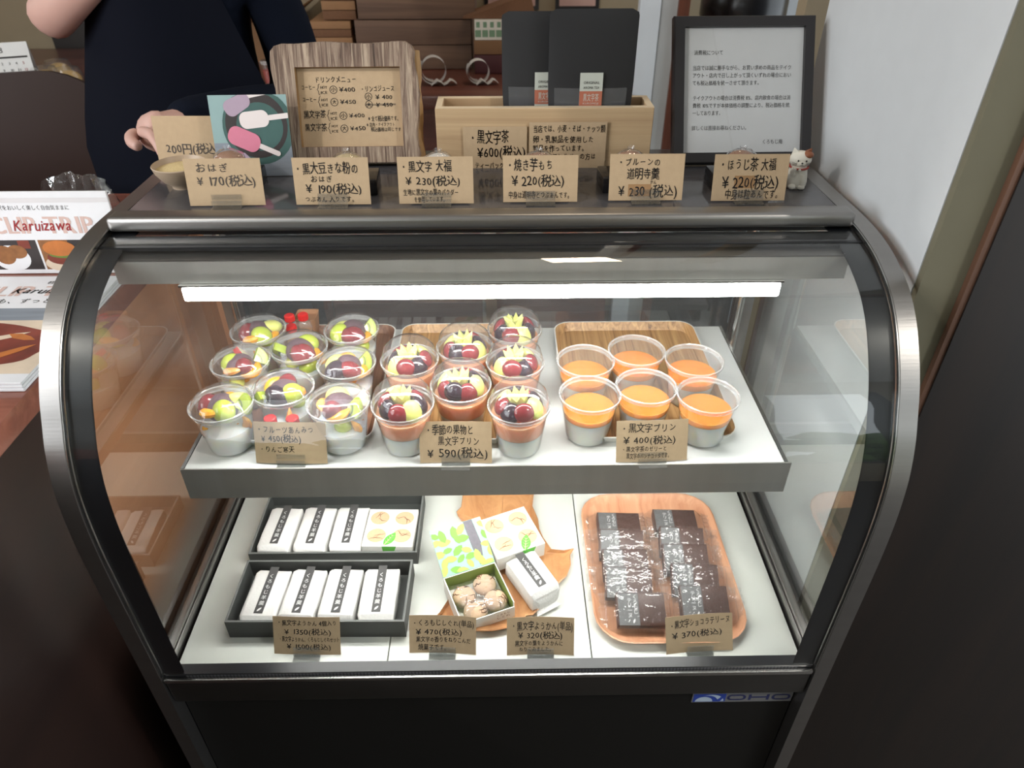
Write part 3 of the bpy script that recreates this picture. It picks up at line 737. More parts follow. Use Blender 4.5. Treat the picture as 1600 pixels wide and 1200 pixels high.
def anmitsu(px, py, label, layout, seed):
    R = random.Random(seed); root = thing('anmitsu_cup', label, 'dessert cup', cup_at(px, py), (0, 0, 0), 'fruit anmitsu cups on the left tray')
    part('cup', CUP, root); part('cup_rim', RIM, root); part('lid', LIDL, root); part('agar_jelly', AGAR_F, root)
    for k, x, y in layout:
        me, nm = FR[k]; x *= .026; y *= .024
        d = sqrt(x*x+y*y); S_ = 1.2
        if k == 'B': loc, rot = (x*.4, y*.4, .0585), (R.uniform(-.3, .3), 0, R.uniform(0, 6))
        elif k in 'OP': a = atan2(y, x); q = .0045/max(d, .001); loc, rot = (x*q, y*q, .0590), (radians(20)*-sin(a), radians(-20)*-cos(a), a)
        elif k in 'KA': a = atan2(y, x); loc, rot = (x*.72, y*.72, .0605), (radians(55), R.uniform(-.2, .2), a+R.uniform(-.4, .4))
        else: loc, rot = (x*.80, y*.80, .0615), (R.uniform(.6, 1.3), R.uniform(-.5, .5), R.uniform(0, 6))
        part(nm, me, root, loc, rot, S_ if k != 'O' and k != 'P' else 1.08)
    # fruit showing through the cup wall below the rim
    for i in range(4):
        a = R.uniform(0, 6.28); me, nm = FR[R.choice('OMPG')]
        part(nm, me, root, (.014*cos(a), .014*sin(a), .039), (R.uniform(0, 3), R.uniform(0, 3), a), .9)
anmitsu(403, 514, 'anmitsu cup at the back left of the walnut tray, orange and green grape in front', [('O', -.3, -1), ('G', .35, -.55), ('R', -.75, -.1), ('O', .9, .3), ('M', .7, .8), ('B', -.1, .4)], 1)
anmitsu(549, 513, 'anmitsu cup at the back right of the walnut tray, two red grapes in front', [('R', -.1, -.6), ('R', .35, -.55), ('O', .9, -.1), ('K', .7, .5), ('M', -.6, .3), ('G', -.8, -.3), ('B', 0, .5)], 2)
anmitsu(467, 541, 'anmitsu cup second from the back with pale kiwi at its left edge', [('B', 0, .2), ('R', .15, -.7), ('R', .5, -.5), ('K', -.85, -.1), ('G', .4, .8), ('O', .95, .1), ('P', -.2, .9)], 3)
anmitsu(375, 563, 'anmitsu cup at the left edge with red apple skin showing at the top', [('B', -.2, -.1), ('R', .3, -.35), ('K', .75, .4), ('A', -.1, .75), ('G', -.6, .0), ('O', .9, -.4), ('P', -.4, -.9)], 4)
anmitsu(541, 566, 'anmitsu cup at the right edge with bean paste and kiwi seeds on top', [('B', 0, .0), ('R', .3, -.55), ('K', .6, .6), ('M', -.7, .1), ('P', -.3, .8), ('O', .95, -.15), ('D', -.6, -.7)], 5)
anmitsu(442, 605, 'anmitsu cup in the centre front with green grape and dark grape', [('R', .05, .75), ('B', 0, .15), ('D', -.2, -.65), ('G', .55, -.4), ('P', .8, .45), ('O', -.6, .45), ('K', -.8, -.35)], 6)
anmitsu(345, 629, 'nearest left anmitsu cup with a big green grape at the front', [('G', .3, -.6), ('B', 0, .05), ('R', -.85, .1), ('O', -.6, -.8), ('O', .0, .9), ('M', .7, .55), ('K', .85, .1)], 7)
anmitsu(528, 627, 'anmitsu cup behind the end of the fruit anmitsu price card', [('B', 0, .2), ('R', -.3, -.6), ('K', .55, -.35), ('A', .85, .3), ('M', -.2, .85), ('O', .1, -1), ('P', -.9, -.2)], 8)
def fruit_pudding(px, py, label, seed, spin):
    root = thing('fruit_pudding_cup', label, 'dessert cup', cup_at(px, py), (0, 0, 0), 'domed fruit pudding cups on the middle tray')
    part('cup', CUP, root); part('cup_rim', RIM, root); part('dome_lid', LIDH, root); part('panna_cotta', PAN, root); part('pink_jelly', PINKJ, root)
    R = random.Random(seed); seq = ['D', 'R', 'G', 'D', 'R', 'D', 'G', 'R']
    for i, k in enumerate(seq):
        a = spin+2*pi*i/len(seq); me, nm = {'D': (SLICE_D, 'dark_grape_half'), 'R': (SLICE_R, 'red_grape_half'), 'G': (SLICE_G, 'pale_grape_half')}[k]
        r = .0225; part(nm, me, root, (r*cos(a), r*sin(a), .0665+R.uniform(-.002, .003)), (radians(30)*-1*R.uniform(.8, 1.2), 0, a+pi/2), 1.12)
    for i in range(4):
        a = spin+.4+2*pi*i/4; part('dark_grape_half', SLICE_D, root, (.010*cos(a), .010*sin(a), .0620), (1.4, 0, a))
    part('star_cut_grape', STAR, root, (0, -.001, .0680), (.15, 0, spin), 1.2)
fruit_pudding(640, 561, 'domed fruit pudding cup at the left of its tray, second row', 11, -.9)
fruit_pudding(726, 540, 'domed fruit pudding cup second from the back of the tray', 12, -2.0)
fruit_pudding(804, 513, 'domed fruit pudding cup farthest back, at the tray corner', 13, -2.6)
fruit_pudding(805, 564, 'domed fruit pudding cup on the right edge, in the middle row', 14, -1.0)
fruit_pudding(720, 600, 'domed fruit pudding cup in the centre showing a tall pink jelly band', 15, -1.9)
fruit_pudding(629, 629, 'domed fruit pudding cup nearest on the left, pale grape half in front', 16, -2.5)
fruit_pudding(811, 631, 'domed fruit pudding cup nearest on the right, beside the 590 yen card', 17, -2.1)
def pudding(px, py, label):
    root = thing('pudding_cup', label, 'dessert cup', cup_at(px, py), (0, 0, 0), 'orange topped pudding cups on the right tray')
    part('cup', CUP, root); part('cup_rim', RIM, root); part('flat_lid', LIDF, root); part('panna_cotta', PAN2, root); part('orange_jelly', ORJ, root)
pudding(915, 562, 'orange topped pudding cup at the back left of its tray')
pudding(995, 546, 'orange topped pudding cup farthest back in the centre')
pudding(1085, 561, 'orange topped pudding cup at the back right of its tray')
pudding(922, 614, 'orange topped pudding cup at the front left, beside the 400 yen card')
pudding(1010, 602, 'orange topped pudding cup behind the 400 yen card')
pudding(1107, 616, 'orange topped pudding cup at the front right end of the tray')
# syrup bottles with red caps
SB = MB().lathe([(0, 0), (.0105, 0), (.0115, .001), (.0115, .030), (.0095, .037), (.0058, .041), (.0058, .044)], 'syrup_bottle', 20).mesh('bottle')
SBS = MB().lathe([(0, .001), (.0108, .001), (.0108, .022), (0, .022)], 'syrup', 20).mesh('syrup')
capm = MB().lathe([(0, .0515), (.0062, .0515), (.0074, .0505), (.0076, .0415), (.0066, .0412)], 'red_cap', 24)
for i in range(20):
    a = 2*pi*i/20; capm.box((.0073, -.0005, .042), (.0079, .0005, .050), 'red_cap', TR((0, 0, 0), (0, 0, a)))
CAP = capm.mesh('cap')
def syrup(px, py, label, z=TZ):
    p = P(px, py, z=z+.048); root = thing('syrup_bottle', label, 'syrup bottle', (p.x, p.y, z), (0, 0, 0), 'small syrup bottles with red caps')
    part('bottle', SB, root); part('syrup', SBS, root); part('cap', CAP, root)
syrup(422, 655, 'small syrup bottle with red cap, left one behind the anmitsu card')
syrup(457, 655, 'small syrup bottle with red cap, right one behind the anmitsu card')
syrup(452, 495, 'small red capped syrup bottle at the back beside the farthest left anmitsu cup')
syrup(473, 493, 'small red capped syrup bottle at the far back beside the kraft pot')
syrup(455, 511, 'small red capped syrup bottle nearest in the back cluster')
p = P(484, 525, z=TZ); root = thing('paper_pot', 'small square kraft paper pot at the back of the walnut tray', 'paper pot', (p.x, p.y+.004, TZ))
mb = MB(); q0, q1 = rrect(.026, .026, .004), rrect(.034, .034, .005); n = len(q0)
mb.add([(x, y, 0) for x, y in q0]+[(x, y, .038) for x, y in q1]+[(x*.93, y*.93, .038) for x, y in q1]+[(x*.9, y*.9, .030) for x, y in q1],
       [tuple(range(n-1, -1, -1)), tuple(3*n+i for i in range(n))]+[(k*n+i, k*n+(i+1) % n, (k+1)*n+(i+1) % n, (k+1)*n+i) for k in range(3) for i in range(n)], 'kraft_pot').build('pot', root)

# ---------------------------------------------------------------- gift boxes and yokan on the lower deck
def open_box(name, label, cat, loc, w, d, h, rot, m, em, t=.003, group=None):
    root = thing(name, label, cat, loc, rot, group)
    MB().box((-w/2, -d/2, 0), (w/2, d/2, t), m).build('base', root)
    mb = MB()
    for a, b in (((-w/2, -d/2, t), (w/2, -d/2+t, h)), ((-w/2, d/2-t, t), (w/2, d/2, h)), ((-w/2, -d/2+t, t), (-w/2+t, d/2-t, h)), ((w/2-t, -d/2+t, t), (w/2, d/2-t, h))):
        mb.box(a, b, m); 
    mb.build('side_wall', root)
    e = MB()
    for a, b in (((-w/2, -d/2, h), (w/2, -d/2+t, h+.0006)), ((-w/2, d/2-t, h), (w/2, d/2, h+.0006)), ((-w/2, -d/2+t, h), (-w/2+t, d/2-t, h+.0006)), ((w/2-t, -d/2+t, h), (w/2, d/2-t, h+.0006))): e.box(a, b, em)
    e.build('rim', root); return root
def yokan_mesh(w, d, h, seed=0, tail=True):
    R = random.Random(seed); mb = MB()
    bm = bmesh.new(); nx, ny = 8, 12; 
    # wrapped block: soft box with creased ends
    vs = []; fs = []; secs = [(-.5, .55, .42), (-.47, .95, .80), (-.40, 1, 1), (-.15, 1, 1.0), (.15, 1, 1.0), (.40, 1, 1), (.47, .95, .84), (.5, .6, .5)]
    prof = rrect(1, 1, .10, 3); k = len(prof)
    for (ty, sx, sz) in secs:
        for (a, b) in prof:
            vs.append((a*w*sx+R.uniform(-.0006, .0006), ty*d+R.uniform(-.0006, .0006), max(0, (b+.5)*h*sz+R.uniform(-.0005, .0005)*(b > 0))))
    for i in range(len(secs)-1):
        for j in range(k): fs.append((i*k+j, i*k+(j+1) % k, (i+1)*k+(j+1) % k, (i+1)*k+j))
    fs += [tuple(range(k-1, -1, -1)), tuple((len(secs)-1)*k+j for j in range(k))]
    bm.free(); mb.add(vs, fs, 'washi')
    # folded flap lines on the near end
    mb.add([(-w*.46, -d*.47, h*.80), (w*.46, -d*.47, h*.80), (w*.30, -d*.508, h*.08), (-w*.30, -d*.508, h*.08)], [(0, 1, 2, 3)], 'washi')
    if tail:
        mb.add([(-w*.34, -d*.50, h*.04), (w*.34, -d*.50, h*.04), (w*.44, -d*.60, .001), (-w*.44, -d*.60, .001)], [(0, 1, 2, 3)], 'washi')
    return mb
def vtext(mb, text, cx, y1, y0, s, z, m='paper_white'):
    """vertical lettering on the local XY plane, top at y1"""
    st = (y1-y0)/len(text)
    for i, c in enumerate(text):
        vs, fs, a = glyph(c); mb.add([(cx+(px-.5)*s, y1-(i+.5)*st+(py-.37)*s, z) for px, py in vs], fs, m)
def leafmark(mb, cx, cy, s, z, m='paper_white', a=.9):
    pts = [(-1, 0), (-.5, .34), (.1, .40), (.6, .25), (1, 0), (.6, -.25), (.1, -.36), (-.5, -.28)]
    mb.add([(cx+s*(x*cos(a)-y*sin(a)), cy+s*(x*sin(a)+y*cos(a)), z) for x, y in pts], [tuple(range(8))], m)
YW, YD, YH = .050, .094, .026
YM = [yokan_mesh(YW, YD, YH, s, False).mesh('wrapper') for s in range(3)]
YT = yokan_mesh(.047, .080, .034, 9, True).mesh('wrapper')
def ylabel(w, d, h, y0, y1):
    mb = MB(); mb.box((-w/2, y0, h), (w/2, y1, h+.0008), 'label_grey'); return mb.mesh('label_strip')
YL = ylabel(.0125, YD, YH, -.034, .047); YL2 = ylabel(.0135, .08, .034, -.027, .038)
def ytext(y0, y1, h):
    mb = MB(); vtext(mb, 'くろもじ羊羹', 0, y1-.012, y0+.012, .0080, h+.0009); leafmark(mb, 0, y0+.006, .0042, h+.0009); return mb.mesh('lettering')
YX = ytext(-.034, .047, YH); YX2 = ytext(-.027, .040, .034)
def yokan(label, loc, rot, i=0, single=False, group='paper wrapped yokan bars'):
    root = thing('wrapped_yokan', label, 'wrapped sweet', loc, rot, group)
    part('wrapper', YT if single else YM[i % 3], root); l = part('label_strip', YL2 if single else YL, root); part('lettering', YX2 if single else YX, l)
a0, b0 = P(361, 1002, z=DZ), P(632, 1002, z=DZ)
A = Vector(((-.3638-.119)/2+.0015, .6605, DZ)); BW, BD, BH = .246, .108, .034
open_box('gift_box', 'dark grey gift box holding four wrapped yokan, nearest on the lower deck', 'gift box', A, BW, BD, BH, (0, 0, -.012), 'box_grey', 'box_edge')
for i, (x, nm) in enumerate(((-.082, 'leftmost of the four'), (-.029, 'second from left of the four'), (.025, 'third from left of the four'), (.080, 'rightmost of the four'))):
    yokan('paper wrapped yokan with dark label, %s in the near box' % nm, A+Vector((x, -.001, .0032)), (0, 0, (-.05, -.06, -.04, .0)[i]), i)
B = Vector((-.2405, .7985, DZ)); 
open_box('gift_box', 'dark grey gift box behind, holding three yokan and a white carton', 'gift box', B, .256, .128, .026, (0, 0, -.004), 'box_grey', 'box_edge')
for i, (x, nm) in enumerate(((-.092, 'left'), (-.037, 'middle'), (.017, 'right'))):
    yokan('paper wrapped yokan, %s of three in the far gift box' % nm, B+Vector((x, -.012, .0032)), (0, 0, (-.05, -.05, -.02)[i]), i+1)
def carton_mesh(w, d, h): return MB().box((-w/2, -d/2, 0), (w/2, d/2, h), 'carton_white', bevel=.0006, seg=1).mesh('carton')
def biscuit_print(w, d, h):
    mb = MB(); R = random.Random(4)
    for cx, cy in ((-.25, .25), (.25, .25), (-.25, -.22), (.25, -.22)):
        r = .19*w; c = (cx*w, cy*d); mb.add([(c[0]+px, c[1]+py, h+.0002) for px, py in circle(r, 22, ry=r*.95)], [tuple(range(22))], 'print_tan')
        for q in range(3):
            a = R.uniform(0, 6.28); pts = []; x, y = c[0]+.9*r*cos(a), c[1]+.9*r*sin(a)
            for s in range(5): pts.append((x, y)); a2 = a+pi+R.uniform(-.7, .7); x += r*.28*cos(a2); y += r*.28*sin(a2)
            n = len(pts); vs = []
            for s, (x, y) in enumerate(pts):
                ww = .0007*(1-abs(2*s/(n-1)-1)*.7); vs += [(x+ww*sin(a), y-ww*cos(a), h+.0003), (x-ww*sin(a), y+ww*cos(a), h+.0003)]
            mb.add(vs, [(2*s, 2*s+1, 2*s+3, 2*s+2) for s in range(n-1)], 'print_brown')
    return mb.mesh('printed_biscuits')
def leaf_print(s, h):
    mb = MB(); pts = []; n = 12
    for i in range(n+1): t = i/n; pts.append((.30*sin(pi*t)**.8*(1-t*.25), -.5+t))
    for i in range(n-1, 0, -1): t = i/n; pts.append((-.26*sin(pi*t)**.8*(1-t*.25), -.5+t))
    mb.add([(x*s, y*s, h+.0004) for x, y in pts], [tuple(range(len(pts)))], 'print_green')
    def ln(a, b, w): 
        dx, dy = b[0]-a[0], b[1]-a[1]; L = sqrt(dx*dx+dy*dy); nx, ny = -dy/L*w, dx/L*w
        mb.add([((a[0]+nx)*s, (a[1]+ny)*s, h+.0005), ((a[0]-nx)*s, (a[1]-ny)*s, h+.0005), (b[0]*s, b[1]*s, h+.0005)], [(0, 1, 2)], 'leaf_vein')
    ln((0, -.5), (0, .45), .018)
    for i in range(4): y = -.3+i*.17; ln((0, y), (.20, y+.16), .010); ln((0, y), (-.18, y+.16), .010)
    return mb.mesh('printed_leaf')
CM = carton_mesh(.078, .078, .030); BP = biscuit_print(.078, .078, .030); LP = leaf_print(.030, .030)
def carton(label, loc, rot, lo):
    root = thing('biscuit_carton', label, 'carton', loc, rot, 'white biscuit cartons'); c = part('box', CM, root)
    part('printed_biscuits', BP, c); part('printed_leaf', LP, c, lo, (0, 0, -.5))
    fm = MB(); fm.add([(lo[0]-.010, -.0392, .030), (lo[0]+.012, -.0392, .030), (lo[0]+.006, -.0392, .012), (lo[0]-.009, -.0392, .014)], [(0, 1, 2, 3)], 'print_green'); o = fm.build('printed_leaf', c)
    return root
c1 = carton('white carton printed with four biscuits, inside the far gift box', B+Vector((.083, -.019, .0032)), (0, 0, -.03), (.002, -.024, 0))
# leaf shaped wooden dish
LZ = DZ+.012
lp = [P(*q, z=LZ) for q in [(733, 728), (790, 716), (846, 728), (832, 790), (843, 826), (862, 858), (897, 857), (892, 882), (872, 912), (846, 936), (833, 960), (818, 969), (770, 985), (712, 992), (672, 985), (664, 974), (690, 952), (714, 930), (706, 885), (716, 830), (744, 812), (713, 799), (722, 780)]]
cxl = sum(p.x for p in lp)/len(lp); cyl = sum(p.y for p in lp)/len(lp)
root = thing('leaf_dish', 'carved leaf shaped wooden dish under the cartons on the lower deck', 'dish', (cxl, cyl, DZ))
poly = [(p.x-cxl, p.y-cyl) for p in lp]; fine = []
for i in range(len(poly)):
    a, b = poly[i], poly[(i+1) % len(poly)]
    for t in (0, .5):
        w = 0 if t == 0 else .0032*(1 if i % 2 else -1)
        fine.append((a[0]+(b[0]-a[0])*t+w, a[1]+(b[1]-a[1])*t-w))
mb = MB(); n = len(fine)
def ringv(s, z): return [(x*s, y*s, z) for x, y in fine]
mb.add(ringv(.86, 0)+ringv(.97, .004)+ringv(1.0, .0115)+ringv(.985, .0125)+ringv(.90, .0065)+ringv(.6, .0045),
       [tuple(range(n-1, -1, -1)), tuple(5*n+i for i in range(n))]+[(k*n+i, k*n+(i+1) % n, (k+1)*n+(i+1) % n, (k+1)*n+i) for k in range(5) for i in range(n)], 'leaf_wood')
dish = mb.build('dish', root, smooth=40)
vn = MB(); tips = [fine[4], fine[12], fine[26], fine[0], fine[2]]
for t in tips:
    vn.tube([(0, 0, .0052), (t[0]*.3, t[1]*.3+.002, .0054), (t[0]*.58, t[1]*.58, .0050)], [.0012, .0010, .0004], 'leaf_wood', 6)
vn.build('carved_vein', root)
c2 = carton('white carton printed with four biscuits and a leaf, lying on the leaf dish', Vector((.0300, .7545, DZ+.019)), (radians(4), 0, radians(23)), (.012, -.027, 0))
yokan('single paper wrapped yokan leaning on the leaf dish beside the white carton', Vector((.0600, .6815, DZ+.0088)), (radians(3), 0, radians(30)), 0, True)
# open green box of biscuits
OB = Vector((-.0172, .6535, DZ+.0068)); orot = radians(21)
ob = thing('biscuit_box', 'open green lined biscuit box with hinged leafy lid, on the leaf dish', 'biscuit box', OB, (0, 0, orot))
w, d, h, t = .080, .078, .030, .0015
MB().box((-w/2, -d/2, 0), (w/2, d/2, t), 'carton_white').build('base', ob)
for nm, a, b, mi, inn in (('front', (-w/2, -d/2, t), (w/2, -d/2+t, h*.72), 'carton_white', (0, 1)), ('back', (-w/2, d/2-t, t), (w/2, d/2, h), 'carton_white', (0, -1)), ('left', (-w/2, -d/2+t, t), (-w/2+t, d/2-t, h), 'carton_white', (1, 0)), ('right', (w/2-t, -d/2+t, t), (w/2, d/2-t, h), 'carton_white', (-1, 0))):
    o = MB().box(a, b, mi).build('side_panel', ob)
    g = MB(); e = .0003
    if inn[0] == 0: yy = (b[1]+e) if inn[1] > 0 else a[1]-e; g.add([(a[0]+t, yy, t), (b[0]-t, yy, t), (b[0]-t, yy, b[2]), (a[0]+t, yy, b[2])], [(0, 1, 2, 3)], 'olive')
    else: xx = (b[0]+e) if inn[0] > 0 else a[0]-e; g.add([(xx, a[1]+t, t), (xx, b[1]-t, t), (xx, b[1]-t, b[2]), (xx, a[1]+t, b[2])], [(0, 1, 2, 3)], 'olive')
    g.build('green_lining', o)
    if nm == 'front':
        tx = MB(); 
        for r, s in enumerate(('くろもじ', 'しぐれ')): write(tx, s, .012, .033, .0145-r*.006, .0045, 'print_brown', .5, z=0)
        for i, v in enumerate(tx.v): tx.v[i] = (v[0], -d/2-.0003, v[2])
        tx.build('lettering', o)
R_ = random.Random(12); lm = MB(); LA = radians(28)
lidT = TR((0, d/2, h), (LA, 0, 0))
lid = MB().box((-w/2, 0, 0), (w/2, .072, .0014), 'print_mist', lidT).build('lid', ob)
# leafy photograph printed inside the lid
trunk = [(.012, .074*.98), (.026, .0715), (.029, .035), (.024, .003), (.018, .003), (.014, .03)]
lm.add([(x, min(y, .0715), .0018) for x, y in trunk], [tuple(range(len(trunk)))], 'print_trunk', lidT)
for i in range(30):
    x, y, s = -.036+(i % 6)*.0144+R_.uniform(-.004, .004), .006+(i//6)*.0135+R_.uniform(-.004, .004), R_.uniform(.015, .022)
    if abs(x-.021) < .007 and y > .02: continue
    a = R_.uniform(0, 6.28); pts = [(-.5, 0), (-.25, .24), (.1, .27), (.35, .15), (.5, 0), (.35, -.15), (.1, -.25), (-.25, -.22)]
    lm.add([(max(-w/2+.0005, min(w/2-.0005, x+s*(px*cos(a)-py*sin(a)))), max(.001, min(.0710, y+s*(px*sin(a)+py*cos(a)))), .0019+i*.00002) for px, py in pts], [tuple(range(8))], R_.choice(['leaf_light', 'leaf_light', 'leaf_mid']), lidT)
lm.build('printed_leaves', lid)
def biscuit_mesh(seed):
    R = random.Random(seed); mb = MB(); mb.ball((0, 0, .0105), (.0172, .0172, .0115), 'biscuit', 26, 14, noise=.03, seed=seed)
    for q in range(5):
        a = R.uniform(0, 6.28); th = R.uniform(.2, .6); pts = []
        for s in range(7):
            x, y, z = sin(th)*cos(a), sin(th)*sin(a), cos(th); pts.append((x*.0174, y*.0174, .0105+z*.0117)); th += R.uniform(.08, .2); a += R.uniform(-.35, .35)
        mb.tube(pts, [.0002, .0006, .0008, .0008, .0007, .0005, .0002], 'crack', 5)
    return mb.mesh('biscuit')
BM = [biscuit_mesh(s) for s in range(4)]
cz, sz = cos(orot), sin(orot)
for i, (x, y, nm) in enumerate(((-.019, .010, 'back left'), (.016, .019, 'back right'), (-.012, -.020, 'front left'), (.021, -.013, 'front right'))):
    o = bpy.data.objects.new('cracked_biscuit', BM[i]); COL.objects.link(o); o.location = OB+Vector((x*cz-y*sz, x*sz+y*cz, .0020)); o.rotation_euler = (0, 0, i*1.3)
    tag(o, 'round cracked biscuit in the open green box, %s of four' % nm, 'biscuit', 'cracked biscuits in the open box')
def film_sheet(w, d, zf, nx, ny, seed, amp, m='film'):
    R = random.Random(seed); vs = []; fs = []
    for j in range(ny+1):
        for i in range(nx+1):
            u, v = i/nx*2-1, j/ny*2-1; vs.append((u*w/2+R.uniform(-amp, amp)*.4, v*d/2+R.uniform(-amp, amp)*.4, zf(u, v)+R.uniform(0, amp)))
    for j in range(ny):
        for i in range(nx): a = j*(nx+1)+i; fs.append((a, a+1, a+nx+2, a+nx+1))
    return MB().add(vs, fs, m)
o = film_sheet(.070, .068, lambda u, v: .0252-.012*max(abs(u), abs(v))**4, 14, 14, 5, .0016).place('biscuit_bag', OB+Vector((0, 0, 0)), (0, 0, orot))
tag(o, 'clear crinkled bag over the biscuits in the open box', 'plastic bag')

# ---------------------------------------------------------------- chocolate terrines on the rounded tray
q = [P(914, 850, z=DZ+.012), P(1000, 772, z=DZ+.012)]
rim_tray('wooden_tray', 'reddish wooden tray with large rounded corners under the chocolate terrines', .146, .362, .580, .868, DZ, 'tray_teak', h=.013, rad=.050, edge='tray_teak', flare=.013, yaw=0)
SLAB = MB().box((-.034, -.0235, 0), (.034, .0235, .0165), 'choco', bevel=.0018).mesh('slab')
LAB = MB().box((-.032, -.0237, .0017), (-.003, .0222, .0174), 'label_sheen', bevel=.0006, seg=1).mesh('label_band')
tx = MB(); vtext(tx, 'くろもじ', -.0080, .020, -.008, .0075, .0176); vtext(tx, 'テリーヌ', -.0160, .015, -.013, .0075, .0176); leafmark(tx, -.0110, -.0175, .0036, .0176, a=1.2)
LTX = tx.mesh('lettering')
def bag_mesh(seed):
    def zf(u, v):
        s = max(0, (abs(u)-.72)/.28); return .0186*(1-s)**1.2 + .0040*s - (.006 if abs(v) > .95 else 0)
    mb = film_sheet(.098, .053, zf, 20, 8, seed, .0010, 'film_soft')
    for sx in (-1, 1):                       # crimped ends
        R = random.Random(seed+sx); vs = []; fs = []; n = 12
        for j in range(n+1):
            y = -.026+.052*j/n; vs += [(sx*.047, y, .004+R.uniform(-.001, .002)), (sx*(.0575+R.uniform(-.002, .002)), y, .004+(.0022 if j % 2 else -.001))]
        for j in range(n): fs.append((2*j, 2*j+1, 2*j+3, 2*j+2))
        mb.add(vs, fs, 'film')
    # front fold down to the tray
    R = random.Random(seed+9); vs = []; fs = []; n = 12
    for i in range(n+1):
        x = -.049+.098*i/n; vs += [(x, -.0262, .0150 if abs(x) < .037 else .005), (x, -.0285-R.uniform(0, .002), .0012)]
    for i in range(n): fs.append((2*i, 2*i+1, 2*i+3, 2*i+2))
    mb.add(vs, fs, 'film')
    return mb.mesh('clear_bag')
BAGS = [bag_mesh(s) for s in (21, 22, 23)]
rows = ('farthest back', 'second from the back', 'middle', 'second from the front', 'nearest')
for col, pts in (('left', ((967, 818), (971, 845), (977, 876), (982, 905), (1001, 946))), ('right', ((1055, 813), (1065, 841), (1071, 868), (1086, 900), (1100, 935)))):
    for i, (a, b) in enumerate(pts):
        tilt = (.0, .40, .36, .36, .34)[i]; z = DZ+.0030+.016+.0235*sin(tilt); p = P(a, b, z=z)
        root = thing('chocolate_terrine', 'bagged chocolate terrine in the %s row, %s' % (col, rows[i]), 'chocolate terrine', (p.x, p.y, DZ+.0032+(.0235*sin(tilt)*1.02)),
                     (-tilt*-1.0*0+tilt*1.0, 0, rnd.uniform(-.05, .05)-.03), 'bagged chocolate terrines on the rounded tray')
        part('slab', SLAB, root); l = part('label_band', LAB, root); part('lettering', LTX, l); part('clear_bag', BAGS[(i+len(col)) % 3], root)

# ---------------------------------------------------------------- things on the case top
def frame_ring(w, h, bx0, bx1, bz0, bz1, depth, m, mside, wob=0.0, seed=0, rad=.012, minner=None, n=14):
    """picture frame on the local XZ plane (origin bottom centre), opening bx0..bx1 / bz0..bz1, front at y=0"""
    R = random.Random(seed); mb = MB()
    def samp(x0, z0, x1, z1, r):
        pts = []
        for (a, b) in (((x0, z0), (x1, z0)), ((x1, z0), (x1, z1)), ((x1, z1), (x0, z1)), ((x0, z1), (x0, z0))):
            for i in range(n): t = i/n; pts.append([a[0]+(b[0]-a[0])*t, a[1]+(b[1]-a[1])*t])
        if r:
            for p in pts:
                for cx, cz in ((x0, z0), (x1, z0), (x1, z1), (x0, z1)):
                    dx, dz = abs(p[0]-cx), abs(p[1]-cz)
                    if dx < r and dz < r:
                        ccx = cx+(r if cx == x0 else -r); ccz = cz+(r if cz == z0 else -r); d = Vector((p[0]-ccx, p[1]-ccz))
                        if d.length > r: d = d.normalized()*r; p[0], p[1] = ccx+d.x, ccz+d.y
        return pts
    o = samp(-w/2, 0, w/2, h, rad); q = samp(bx0, bz0, bx1, bz1, 0); N = len(o)
    if wob:
        for i, p in enumerate(o): p[0] += wob*sin(i*.7+seed)+R.uniform(-wob, wob)*.4; p[1] += (wob*.6*sin(i*.9) if p[1] > .01 else 0)
    e = min(.004, depth*.3)
    def lay(P_, y, s=1.0, off=0): return [(p[0]*s, y, h/2+(p[1]-h/2)*s) for p in P_]
    rings = [lay(q, depth), lay(q, 0.0), lay(o, 0.0, 1-.018), lay(o, e), lay(o, depth)]
    vs = sum(rings, []); fs = []
    for k, mm in enumerate((minner or mside, m, m, mside)):
        mb.add(rings[k]+rings[k+1], [(i, (i+1) % N, N+(i+1) % N, N+i) for i in range(N)], mm)
    mb.add(rings[4]+rings[0], [(i, (i+1) % N, N+(i+1) % N, N+i) for i in range(N)], mside)
    return mb
# carved drink menu
mc = (P(450, 266, z=ZT)+P(651, 262, z=ZT))/2; mw, mh = .190, .152
menu = thing('menu_board', 'handwritten drink menu in a carved weathered wood frame', 'menu board', (mc.x, mc.y, ZT+.0072), (radians(-18), 0, radians(1)))
frame_ring(mw, mh, -.066, .072, .022, .122, .022, 'weathered', 'bark', .0022, 5, .014, 'bark').build('wooden_frame', menu, smooth=50)
pm = MB().box((-.0655, .010, .0225), (.0715, .0106, .1215), 'kraft'); pm.build('menu_paper', menu)
tx = MB(); X0, X1, Z0, Z1 = -.063, .070, .026, .117; PW, PH = X1-X0, Z1-Z0
def mrow(s, u0, u1, v0, v1, **k):     # photo zoom fractions of the sheet
    write(tx, s, X0+PW*u0, X0+PW*u1, Z1-PH*(v0+v1)/2, (v1-v0)*PH, z=0, seed=s+str(v0), **k)
def mring(u, v, r):
    stroke(tx, [(X0+PW*u+r*cos(2*pi*i/20), Z1-PH*v+r*sin(2*pi*i/20)) for i in range(20)], .0007, closed=True)
def mbrace(u, v0, v1):
    x = X0+PW*u; a, b = Z1-PH*v0, Z1-PH*v1; c = (a+b)/2
    stroke(tx, [(x+.002, a), (x+.0004, a-.0012), (x, c+.002), (x-.0016, c), (x, c-.002), (x+.0004, b+.0012), (x+.002, b)], .0006)
mrow('ドリンクメニュー', .15, .57, .06, .15)
